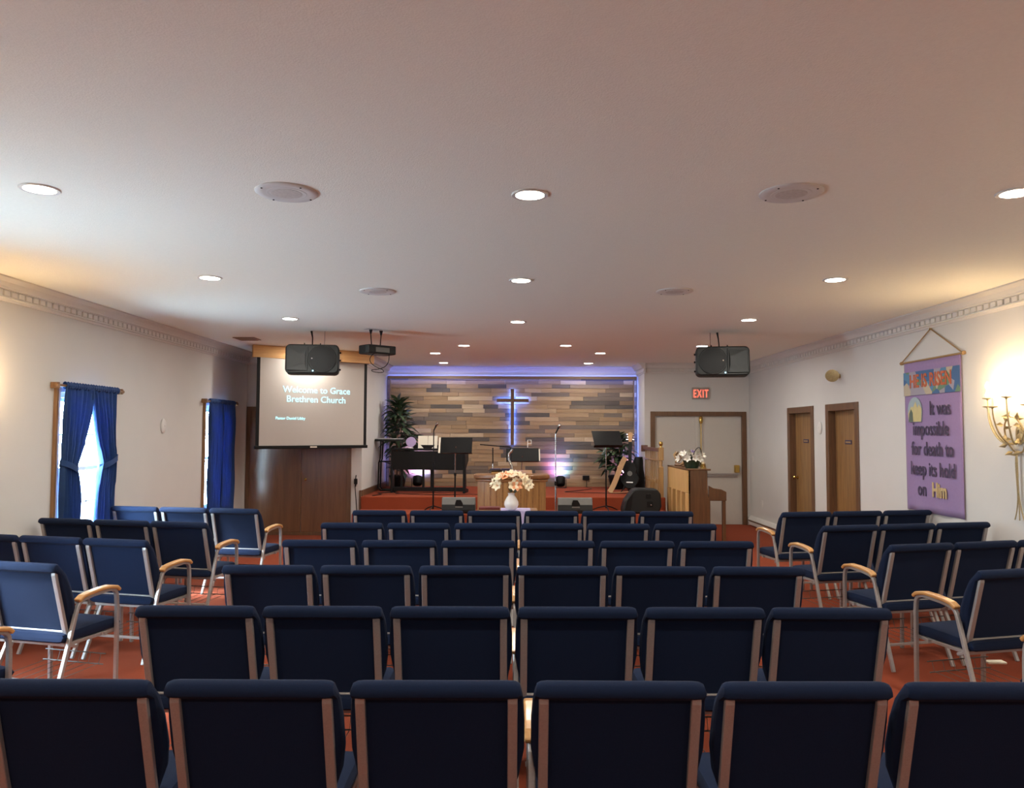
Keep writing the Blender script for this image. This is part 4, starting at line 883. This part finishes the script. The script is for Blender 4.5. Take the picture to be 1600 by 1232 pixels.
# ------------------------------------------------------------------ plants
def leaf_mesh(L_, w, droop, mat):
    rows = []
    for i in range(7):
        u = i / 6; ww = w * (math.sin(math.pi * (u * .92 + .08)) ** .8) + .001
        rows.append([Vector((-ww, L_ * u * (1 - .25 * droop * u), -droop * L_ * u * u * .8 + .15 * ww)), Vector((0, L_ * u * (1 - .25 * droop * u), -droop * L_ * u * u * .8)), Vector((ww, L_ * u * (1 - .25 * droop * u), -droop * L_ * u * u * .8 + .15 * ww))])
    return MB().grid(rows).mesh('leaf', mat, smooth=True, flip=False)
def plant(name, label, p, h, spread, n, L_, w, mats, seed, pot=.16):
    rn = random.Random(seed); t = thing(name, label, 'plant', p)
    MB().lathe([(pot * .7, 0), (pot * .75, .02), (pot, .22), (pot * 1.06, .22), (pot * 1.06, .25), (pot * .94, .25), (pot * .9, .21), (.001, .2)], 22).build('pot', MAT['black'], t, smooth=True)
    for k in range(3):
        a = k * 2.1; MB().tube([(.03 * math.cos(a), .03 * math.sin(a), .2), (.05 * math.cos(a + .5), .05 * math.sin(a + .5), h * .5), (.07 * math.cos(a), .05 * math.sin(a), h * .85)], [.014, .011, .006], 6).build('stem', MAT['casing'], t, smooth=True)
    lms = [leaf_mesh(L_, w, dr, m_) for dr in (.3, .7, 1.1) for m_ in mats]
    for k in range(n):
        f = rn.random() ** .8; z = .30 + (h - .30 - L_ * .55) * f; a = k * 2.4 + rn.uniform(-.4, .4)
        env = min(1, .45 + 1.6 * f) * min(1, .22 + 1.5 * (1 - f))
        s_ = rn.uniform(.75, 1.1) * (.75 + .3 * env)
        r0 = rn.uniform(.05, 1) ** .7 * max(.02, (spread - L_ * .6)) * env
        if (p[0] + (r0 + L_ * s_ * .9) * math.cos(a)) < AXL + .03 or (p[0] + (r0 + L_ * s_ * .9) * math.cos(a)) > AXR - .1: r0 *= .5; a = math.pi - a + rn.uniform(-.5, .5)
        if (p[1] + (r0 + L_ * s_ * .9) * math.sin(a)) > YBACK - .1: a = -a
        pos = (r0 * math.cos(a), r0 * math.sin(a), z)
        tilt = R(rn.uniform(0, 45) + 35 * f ** 3)
        o = obj('leaf', rn.choice(lms), t, pos, Euler((tilt, rn.uniform(-.5, .5), a - math.pi / 2)))
        o.scale = (s_, s_, s_)
    return t
p = at(620, 760, 14.55); zt_ = at(620, 613, 14.55).z
plant('potted_palm', 'tall dark green leafy plant in the left stage corner', (-2.14, 14.5, STZ), zt_ - STZ, .42, 290, .29, .040, [MAT['leaf'], MAT['leafdark']], 11)
zt_ = at(968, 672, 14.6).z
plant('potted_plant', 'bushy dark plant in the right stage corner behind the guitar', (at(964, 750, 14.55).x, 14.55, STZ), zt_ - STZ, .42, 260, .22, .044, [MAT['leafdark'], MAT['leaf']], 12)

# ------------------------------------------------------------------ guitar with strap
d = 13.75; gp = at(984, 760, d)
gt = thing('guitar', 'black guitar on a stand with a wide tan strap by the right return', 'guitar', (gp.x, d, STZ), R(-15))
tl = Matrix.Rotation(R(-10), 4, 'X')
out = []
for k in range(32):
    a = 2 * math.pi * k / 32; z = .30 + .24 * math.sin(a); wv = .17 * (1 - .25 * math.exp(-((z - .33) / .05) ** 2)) * (1.0 if z < .33 else .82)
    out.append((wv * math.cos(a), z))
MB().prism(out, -.045, .045, tl @ MY).build('body', MAT['black'], gt, bevel=.008, seg=2)
MB().box(-.03, .03, -.06, -.044, .5, .9, tl).build('neck', MAT['blackmetal'], gt, bevel=.004)
hd_ = MB().prism([(-.028, .9), (.028, .9), (.045, 1.05), (.0, 1.08), (-.045, 1.05)], -.06, -.04, tl @ MY).build('headstock', MAT['armwood'], gt, bevel=.003)
tp_ = MB().lathe([(.008, 0), (.008, .03), (.001, .032)], 8, Matrix.Rotation(R(90), 4, 'Y')).mesh('tuning_peg', MAT['chrome'])
for s in (-1, 1):
    for k in range(3): obj('tuning_peg', tp_, hd_, tl @ Vector((s * .04, -.05, .94 + k * .045)), (0, 0, 0 if s > 0 else math.pi))
MB().lathe([(.045, 0), (.045, .004)], 20, tl @ Matrix.Translation((0, -.045, .33)) @ Matrix.Rotation(R(90), 4, 'X')).build('sound_hole', MAT['greyplastic'], gt)
MB().box(-.06, .06, -.055, -.044, .16, .185, tl).build('bridge', MAT['chrome'], gt, bevel=.003)
MB().tube(bez((-.06, -.1, .62), (-.16, -.14, .5), (-.2, -.2, .2), (-.32, -.3, .02), 14), 0, rect=(.09, .006), side=(1, .3, 0)).build('strap', MAT['tan'], gt, smooth=True)
MB().tube(bez((-.32, -.3, .02), (-.25, -.32, .0), (-.1, -.3, .02), (.0, -.2, .03), 8), 0, rect=(.06, .006), side=(0, 1, 0)).build('strap_end', MAT['tan'], gt, smooth=True)
MB().tube([(-.14, -.12, .01), (-.06, .02, .14), (0, .08, .45), (.06, .02, .14), (.14, -.12, .01)], .01, 8).build('guitar_stand', MAT['blackmetal'], gt, smooth=True)
MB().tube([(0, .08, .45), (0, .25, .01)], .01, 8).build('rear_leg', MAT['blackmetal'], gt, smooth=True)
# gig bag
gb = thing('gig_bag', 'slumped black bag leaning on the right stage return', 'bag', (AXR - .2, 14.1, STZ), R(0))
rows = []
for i in range(9):
    u = i / 8; rr = .15 * (1 - .55 * u ** 2); rows.append([Vector((rr * math.cos(a) * (1 + .1 * math.sin(3 * a + i)) + .05 * u, rr * .8 * math.sin(a), .62 * u)) for a in [2 * math.pi * k / 16 for k in range(16)]])
mb = MB().grid(rows, closed_v=True); mb.f.append(tuple(range(8 * 16, 9 * 16))); mb.f.append(tuple(range(16)))
mb.build('bag_body', MAT['black'], gb, smooth=True)
MB().tube(bez((-.05, -.1, .45), (-.12, -.2, .5), (-.14, -.2, .3), (-.1, -.13, .15), 10), 0, rect=(.03, .005), side=(1, 0, 0)).build('bag_strap', MAT['spk'], gb, smooth=True)

# ------------------------------------------------------------------ railing on stage right
rl = thing('stage_railing', 'oak railing with ball topped newel at the right end of the stage', 'railing', (2.46, STF + .06, STZ))
RZ = at(1032, 701, STF).z - STZ; NL = YDOOR - STF - .06
MB().box(-.035, .035, -.04, .04, 0, RZ * .62).build('newel_base', MAT['railwood'], rl, bevel=.004)
MB().lathe([(.03, RZ * .62), (.022, RZ * .66), (.03, RZ * .72), (.018, RZ * .76)], 14).build('newel_turning', MAT['railwood'], rl, smooth=True)
MB().box(-.04, .04, -.04, .04, RZ * .75, RZ * 1.02).build('newel_block', MAT['railwood'], rl, bevel=.006)
MB().lathe([(.02, RZ * 1.02), (.014, RZ * 1.04), (.028, RZ * 1.06), (.036, RZ * 1.09), (.028, RZ * 1.13), (.001, RZ * 1.145)], 16).build('newel_ball', MAT['brass'], rl, smooth=True)
MB().box(-.03, .03, .04, NL - .001, RZ - .055, RZ).build('handrail', MAT['raildark'], rl, bevel=.01, seg=2)
MB().box(-.02, .02, .04, NL - .001, .05, .08).build('bottom_rail', MAT['railwood'], rl, bevel=.004)
MB().box(-.02, .02, .04, NL - .001, RZ * .72, RZ * .75).build('middle_rail', MAT['railwood'], rl, bevel=.004)
bl = MB().lathe([(.011, .08), (.011, .2), (.018, .24), (.011, .28), (.011, RZ - .05)], 8).mesh('baluster', MAT['railwood'], smooth=True)
for k in range(10): obj('baluster', bl, rl, (0, .14 + k * .145, 0))
MB().box(-.06, .06, NL - .03, NL - .001, RZ - .09, RZ + .03).build('wall_rosette', MAT['raildark'], rl, bevel=.006)

# ------------------------------------------------------------------ upright piano
PB = 2.58; PY0 = 11.35; PLn = 1.42
up_ = thing('upright_piano', 'brown upright piano seen from its end beside the stage', 'piano', (PB, PY0, 0)); ph_ = at(1080, 733, PY0).z
# local x: back(0) -> keyboard side (+), y along length
dpt = .34
for y0 in (0, PLn - .035):
    MB().prism([(0.02, 0.0), (dpt, 0), (dpt, ph_ * .60), (dpt - .03, ph_ * .66), (dpt - .05, ph_ - .025), (.02, ph_ - .025)], y0, y0 + .035, basis((1, 0, 0), (0, 0, 1), (0, 1, 0))).build('end_panel', MAT['pianoend'], up_, bevel=.003)
MB().box(0, dpt + .01, -.012, PLn + .012, ph_ - .025, ph_).build('lid', MAT['pianoend'], up_, bevel=.006, seg=2)
MB().box(0.04, .055, .035, PLn - .035, .1, ph_ - .03).build('soundboard', MAT['pianoend'], up_)
MB().box(0, .05, .0, PLn, ph_ - .36, ph_ - .028).build('top_beam', MAT['pianoback'], up_, bevel=.004)
MB().box(0, .05, .0, PLn, .0, .14).build('bottom_beam', MAT['pianoback'], up_, bevel=.004)
pst = MB().box(-.01, .05, -.05, .05, .14, ph_ - .36).mesh('back_post', MAT['pianoback'], bevel=.004)
for k in range(5): obj('back_post', pst, up_, (0, .05 + k * (PLn - .1) / 4, 0))
MB().box(dpt - .06, dpt - .03, .035, PLn - .035, ph_ * .6, ph_ - .03).build('front_panel', MAT['pianoend'], up_)
MB().box(dpt - .04, dpt - .02, .035, PLn - .035, .05, ph_ * .5).build('lower_panel', MAT['pianoend'], up_)
kz = at(1110, 783, PY0).z
MB().prism([(dpt - .02, kz), (dpt + .24, kz), (dpt + .24, kz + .13), (dpt + .17, kz + .165), (dpt + .05, kz + .185), (dpt - .02, kz + .22)], 0, .045, MY).build('key_cheek', MAT['pianoend'], up_, bevel=.006)
MB().prism([(dpt - .02, kz), (dpt + .24, kz), (dpt + .24, kz + .13), (dpt + .17, kz + .165), (dpt + .05, kz + .185), (dpt - .02, kz + .22)], PLn - .045, PLn, MY).build('key_cheek', MAT['pianoend'], up_, bevel=.006)
MB().box(dpt - .02, dpt + .235, .045, PLn - .045, kz, kz + .06).build('key_bed', MAT['pianoend'], up_)
MB().box(dpt + .06, dpt + .21, .05, PLn - .05, kz + .06, kz + .085).build('keyboard', MAT['white'], up_)
lgm = MB().tube([(0, 0, 0), (0, 0, kz)], 0, rect=(.05, .05), side=(1, 0, 0)).mesh('front_leg', MAT['pianoend'], bevel=.006)
for yy in (.035, PLn - .035): obj('front_leg', lgm, up_, (dpt + .205, yy, 0))
# flower basket on the piano
fx, fy = PB + .14, PY0 + .30
fb = thing('flower_basket', 'silk lilies with a lilac bow in a basket on the upright piano', 'flower arrangement', (fx, fy, ph_))
MB().lathe([(.09, 0), (.11, .03), (.13, .11), (.135, .12), (.12, .115), (.001, .1)], 20).build('basket', MAT['leafdark'], fb, smooth=True)
pw = petal_mesh(.085, .026, .7, MAT['petalwhite']); pg = petal_mesh(.05, .02, .5, MAT['petalpurple'])
cw_ = MB().lathe([(.004, 0), (.003, .04), (.006, .05), (.001, .055)], 6).mesh('stamen', MAT['petal'])
rn = random.Random(9)
for k in range(13):
    th = k * 2.4; el = rn.uniform(.1, 1.0); dx, dy, dz = math.cos(th) * math.cos(el), math.sin(th) * math.cos(el), math.sin(el)
    fl = obj('flower', cw_, fb, (dx * .17, dy * .12, .13 + dz * .08), Vector((dx, dy - .2, dz)).to_track_quat('Z', 'Y').to_euler())
    for j in range(6): obj('petal', pw, fl, (0, 0, 0), (0, 0, j * math.pi / 3))
for k in range(7):
    fl = obj('petal', pg, fb, (.0, -.05, .24), (rn.uniform(-.9, .9), rn.uniform(-1.2, 1.2), rn.uniform(0, 6)))
for k in range(18):
    th = rn.uniform(0, 6.28); obj('leaf', lfm, fb, (math.cos(th) * .08, math.sin(th) * .07, .1), (rn.uniform(-1.5, -.4), 0, th + math.pi / 2))
MB().tube(bez((.12, -.02, .02), (.2, 0, .45), (.05, 0, .3), (.02, -.03, .2), 10), .006, 6).build('handle', MAT['blackmetal'], fb, smooth=True)
fg = thing('bird_figurine', 'brown carved bird figure on the far end of the upright piano', 'figurine', (PB + .10, PY0 + 1.0, ph_))
MB().lathe([(.07, 0), (.075, .02), (.05, .05)], 14).build('base', MAT['casing'], fg, smooth=True)
MB().tube([(-.06, 0, .05), (-.02, 0, .09), (.02, 0, .13), (.03, 0, .18), (.05, 0, .2)], [.01, .035, .03, .018, .006], 8).build('body', MAT['cord'], fg, smooth=True)
for s in (-1, 1): MB().add([(0, s * .02, .1), (-.03, s * .09, .24), (-.08, s * .07, .18), (-.05, s * .02, .08), (0, s * .03, .11)], [(0, 1, 2, 3), (0, 4, 1)]).build('wing', MAT['cord'], fg, flip=False)
fg2 = thing('bird_figurine', 'smaller brown bird figure between the flowers and the larger one', 'figurine', (PB + .12, PY0 + .68, ph_))
MB().lathe([(.05, 0), (.055, .015), (.03, .03)], 14).build('base', MAT['casing'], fg2, smooth=True)
MB().tube([(-.06, 0, .04), (-.02, 0, .06), (.02, 0, .09), (.03, 0, .12), (.045, 0, .13)], [.008, .028, .026, .015, .005], 8).build('body', MAT['cord'], fg2, smooth=True)
cd_ = thing('candle_holder', 'short cream candle holder at the near end of the piano', 'candle holder', (PB + .27, PY0 + .12, ph_))
MB().lathe([(.045, 0), (.045, .012), (.015, .02), (.015, .05), (.035, .06), (.035, .07)], 16).build('base', MAT['brass'], cd_, smooth=True)
MB().lathe([(.02, .07), (.02, .1), (.001, .102)], 12).build('candle', MAT['petal'], cd_, smooth=True)

# ------------------------------------------------------------------ cables on stage
def cable(name, pts, label, r=.006):
    P_ = [Vector(p) for p in pts]; out = []
    for i in range(len(P_) - 1):
        p0, p1, p2, p3 = P_[max(i - 1, 0)], P_[i], P_[i + 1], P_[min(i + 2, len(P_) - 1)]
        for k in range(6):
            t = k / 6; out.append(.5 * ((2 * p1) + (p2 - p0) * t + (2 * p0 - 5 * p1 + 4 * p2 - p3) * t * t + (3 * p1 - p0 - 3 * p2 + p3) * t ** 3))
    out.append(P_[-1])
    tag(MB().tube(out, r, 6).build(name, MAT['black'], smooth=True), label, 'cable')
s_ = STZ + .007
cable('power_cable', [(-2.30, 12.75, s_), (-2.2, 13.05, s_), (-2.3, 13.3, s_), (-2.05, 13.5, s_), (-2.0, 13.3, s_), (-1.9, 13.2, s_)], 'black cable coiled under the keyboard stand')
cable('power_cable', [(AXL - .085, YCAB - .02, .98), (AXL - .09, YCAB - .06, .8), (AXL - .06, YCAB - .08, .45), (AXL - .05, YCAB - .12, .007), (AXL - .02, YCAB - 1.2, .007)], 'black cable hanging from the outlet beside the steps', .008)
cable('power_cable', [(at(917, 750, 15).x, 15.08, .80), (at(917, 760, 15).x, 15.05, .66), (1.45, 14.98, s_), (1.5, 14.5, s_), (1.2, 14.0, s_), (.95, 13.7, s_), (1.5, 13.5, s_), (2.0, 13.4, s_)], 'black cable trailing from the outlet box across the stage', .005)
cable('power_cable', [(-1.9, 13.2, s_), (-1.2, 12.95, s_), (-.7, 13.1, s_), (-.4, 12.9, s_)], 'black cable in front of the digital piano', .005)
pg_ = thing('power_plug', 'black plug in the outlet beside the stage steps', 'plug', (AXL - .085, YCAB - .014, at(560, 752, YCAB).z))
MB().box(-.025, .025, -.05, 0, -.05, .04).build('plug_body', MAT['black'], pg_, bevel=.006)
MB().tube([(0, -.03, -.05), (0, -.03, -.09)], [.012, .007], 8).build('strain_relief', MAT['black'], pg_)

# ------------------------------------------------------------------ chairs
def ybk(z): return -.165 - (z - .47) * .27
def backrest_mesh():
    # side profile: lower back -> roll -> front -> bottom
    prof = []
    for z in (.455, .55, .65, .75, .825): prof.append((ybk(z), z))
    cy, cz, rr = ybk(.86) - .004, .862, .030
    for a in (215, 180, 140, 100, 60, 20): prof.append((cy + rr * math.cos(R(a)), cz + rr * math.sin(R(a))))
    for z, th in ((.82, .052), (.75, .070), (.65, .082), (.57, .080), (.51, .062), (.47, .035)): prof.append((ybk(z) + th, z))
    def w(z):
        K = [(.45, .232), (.49, .240), (.54, .262), (.60, .280), (.70, .284), (.80, .280), (.86, .272), (.90, .268)]
        for (z0, w0), (z1, w1) in zip(K, K[1:]):
            if z <= z1: return w0 + (w1 - w0) * max(0, (z - z0) / (z1 - z0))
        return K[-1][1]
    us = [-1, -.985, -.94, -.86, -.5, 0, .5, .86, .94, .985, 1]; sh = {1: .35, .985: .72, .94: .93}
    rows = []
    for y, z in prof:
        ym = ybk(z) + .03 if z < .84 else cy; zm = z if z < .84 else cz
        row = []
        for u in us:
            k = sh.get(abs(u), 1)
            yy = ym + (y - ym) * k; zz = zm + (z - zm) * (k if z >= .84 else 1)
            row.append(Vector((u * w(z), yy, zz)))
        rows.append(row)
    mb = MB().grid(rows, closed_u=True); nc = len(us); n = len(prof)
    mb.f.append(tuple(i * nc for i in range(n))); mb.f.append(tuple(i * nc + nc - 1 for i in range(n)))
    return mb.mesh('backrest', MAT['fabric'], smooth=True)
def seat_mesh():
    rows = []
    for y, zt, zb in ((-.215, .43, .41), (-.205, .455, .40), (-.15, .468, .395), (0, .478, .392), (.14, .480, .392), (.22, .472, .394), (.25, .455, .40), (.258, .43, .41)):
        row = []
        for u in (-1, -.97, -.88, -.4, 0, .4, .88, .97, 1):
            k = {1: .2, .97: .7, .88: .93}.get(abs(u), 1); zm = .43
            row.append(Vector((u * .262, y, zm + (zt - zm) * k)))
        for u in (1, .97, .88, .4, 0, -.4, -.88, -.97, -1):
            k = {1: .2, .97: .7, .88: .93}.get(abs(u), 1); zm = .43
            row.append(Vector((u * .262, y, zm + (zb - zm) * k)))
        rows.append(row)
    mb = MB().grid(rows, closed_v=True); nc = 18
    mb.f.append(tuple(range(nc))); mb.f.append(tuple(7 * nc + j for j in range(nc)))
    return mb.mesh('seat', MAT['fabric'], smooth=True)
CM = {}
CM['backrest'] = backrest_mesh(); CM['seat'] = seat_mesh()
zz_ = [.845, .82, .75, .65, .55, .47, .42, .385]
for s in (-1, 1):
    pts = [(s * .243, ybk(.845) + .022, .862), (s * .243, ybk(.845) + .008, .856), (s * .243, ybk(.845) - .002, .844)] + [(s * .243, ybk(z) - .008, z) for z in zz_[1:-2]] + [(s * .243, -.155, .41), (s * .243, -.13, .372), (s * .243, -.09, .358)]
    CM['upright', s] = MB().tube(pts, 0, rect=(.032, .02), side=(1, 0, 0)).mesh('upright', MAT['metal'], bevel=.004, seg=2)
    CM['front_leg', s] = MB().tube([(s * .238, .205, .40), (s * .238, .21, .2), (s * .238, .215, 0)], 0, rect=(.024, .024), side=(1, 0, 0)).mesh('leg', MAT['metal'], bevel=.003)
    CM['rear_leg', s] = MB().tube([(s * .238, -.10, .40), (s * .238, -.20, .2), (s * .238, -.29, 0)], 0, rect=(.024, .024), side=(1, 0, 0)).mesh('leg', MAT['metal'], bevel=.003)
    ax = s * .278
    arm = [(ax, .215, 0), (ax, .212, .3), (ax, .208, .55)] + bez((ax, .206, .57), (ax, .204, .64), (ax, .19, .66), (ax, .12, .662), 6) + [(ax, .0, .655)] + bez((ax, -.05, .648), (ax, -.10, .64), (ax, -.115, .63), (ax, -.13, .58), 5) + [(ax, -.20, .33), (ax, -.30, 0)]
    CM['arm_frame', s] = MB().tube(arm, 0, rect=(.026, .022), side=(1, 0, 0)).mesh('arm_frame', MAT['metal'], bevel=.003, seg=1)
    pad = [(ax, .215, .645), (ax, .19, .668), (ax, .12, .682), (ax, .04, .680), (ax, -.04, .672), (ax, -.09, .663), (ax, -.125, .64)]
    CM['armrest', s] = MB().tube(pad, 0, rect=(.05, .024), side=(1, 0, 0)).mesh('armrest', MAT['armwood'], bevel=.008, seg=2)
    CM['arm_link', s] = MB().tube([(s * .235, .12, .385), (ax, .12, .385)], 0, rect=(.02, .02), side=(0, 1, 0)).mesh('arm_link', MAT['metal'])
fr_ = MB()
for s in (-1, 1): fr_.tube([(s * .243, .24, .385), (s * .243, -.17, .385)], 0, rect=(.022, .022), side=(1, 0, 0))
fr_.tube([(-.243, .235, .385), (.243, .235, .385)], 0, rect=(.022, .022), side=(0, 1, 0)).tube([(-.243, -.16, .385), (.243, -.16, .385)], 0, rect=(.022, .022), side=(0, 1, 0))
CM['seat_frame'] = fr_.mesh('seat_frame', MAT['metal'], bevel=.002)
CM['crossbar'] = MB().tube([(-.235, ybk(.46) - .006, .458), (.235, ybk(.46) - .006, .458)], 0, rect=(.018, .022), side=(0, 1, 0)).mesh('crossbar', MAT['metal'], bevel=.003)
CM['stretcher'] = MB().tube([(-.235, -.215, .165), (.235, -.215, .165)], 0, rect=(.018, .018), side=(0, 1, 0)).mesh('stretcher', MAT['metal'], bevel=.002)
rk = MB()
for k in range(6): rk.tube([(-.2 + k * .08, -.2, .172), (-.2 + k * .08, .15, .18), (-.2 + k * .08, .17, .24)], .002, 4)
rk.tube([(-.235, .15, .178), (.235, .15, .178)], .004, 5).tube([(-.235, .17, .24), (.235, .17, .24)], .004, 5)
CM['book_rack'] = rk.mesh('book_rack', MAT['greyplastic'])
gl_ = MB().lathe([(.013, 0), (.016, .003), (.016, .014)], 10).mesh('glide', MAT['black'])
def chair(x, y, rz, arms, label, group):
    t = thing('stacking_chair', label, 'chair', (x, y, 0), rz, group)
    for k in ('seat', 'backrest', 'crossbar', 'seat_frame', 'stretcher', 'book_rack'): obj(k, CM[k], t)
    for s in (-1, 1):
        obj('upright', CM['upright', s], t)
        if s in arms:
            a = obj('arm_frame', CM['arm_frame', s], t); obj('armrest', CM['armrest', s], a); obj('arm_link', CM['arm_link', s], a)
        else:
            obj('leg', CM['front_leg', s], t); obj('leg', CM['rear_leg', s], t)
    return t
ROW = ['nearest', 'second', 'third', 'fourth', 'fifth', 'farthest']; SEAT = ['leftmost', 'second from left', 'third from left', 'third from right', 'second from right', 'rightmost']
# back-top depth and x positions of the six centre rows
CY = [2.48, 3.53, 4.61, 5.69, 6.77, 7.85]
CX = [[118, 403, 686, 969, 1249, 1528], [312, 511, 709, 905, 1095, 1285], [416, 576, 728, 883, 1032, 1180], [503, 629, 750, 872, 990, 1111], [551, 657, 759, 863, 966, 1067], [593, 684, 771, 862, 952, 1041]]
CT = [1060, 942, 885, 845, 819, 800]
for r_ in range(6):
    xs = [at(px, CT[r_], CY[r_]).x for px in CX[r_]]
    c = sum(xs) / 6
    for k in range(6):
        x = c + (k - 2.5) * (.588, .578, .584, .584, .584, .584)[r_]
        chair(x, CY[r_] + .285, R(random.uniform(-.6, .6)), (-1,) if k == 3 else (), 'navy fabric chair with metal frame, %s in the %s centre row' % (SEAT[k], ROW[r_]), 'chairs in the centre block')
ROW5 = ['nearest', 'second', 'third', 'fourth', 'farthest']
def side_block(sgn, aisle, ang, name):
    for r_, (px, py, d, n, step) in enumerate(aisle):
        x = px; y = d
        for k in range(n):
            a = R(ang[r_]) * sgn
            cx = x + sgn * math.cos(a) * step * k; cy = y + abs(math.sin(a)) * step * k
            bx = cx - math.sin(a) * .285 * (1); by = cy + math.cos(a) * .285
            which = ['aisle seat with wooden arm', 'second seat from the aisle', 'seat closest to the wall'][k]
            chair(bx, by, a, (-sgn,) if k == 0 else (), 'navy fabric chair in the %s row of the %s block, %s' % (ROW5[r_], name, which), 'chairs in the %s block' % name)
side_block(1, [(2.98, 0, 3.52, 1, .57), (2.98, 0, 4.57, 1, .57), (2.97, 0, 5.6, 3, .574), (2.95, 0, 6.72, 3, .574), (3.0, 0, 7.85, 3, .574)], [14, 14, 14, 12, 10], 'right')
side_block(-1, [(-2.97, 0, 3.6, 1, .57), (-2.97, 0, 4.68, 1, .57), (-2.92, 0, 5.7, 3, .574), (-2.93, 0, 6.8, 3, .574), (-2.87, 0, 7.98, 3, .572)], [14, 14, 13, 11, 10], 'left')
p = onZ(1555, 1033, .2)
tag(MB().box(-.06, .06, -.03, .03, 0, .012).build('booklet', MAT['paper'], loc=(p.x, p.y, .186), bevel=.002), 'white booklet in the rack under a right block chair', 'booklet')
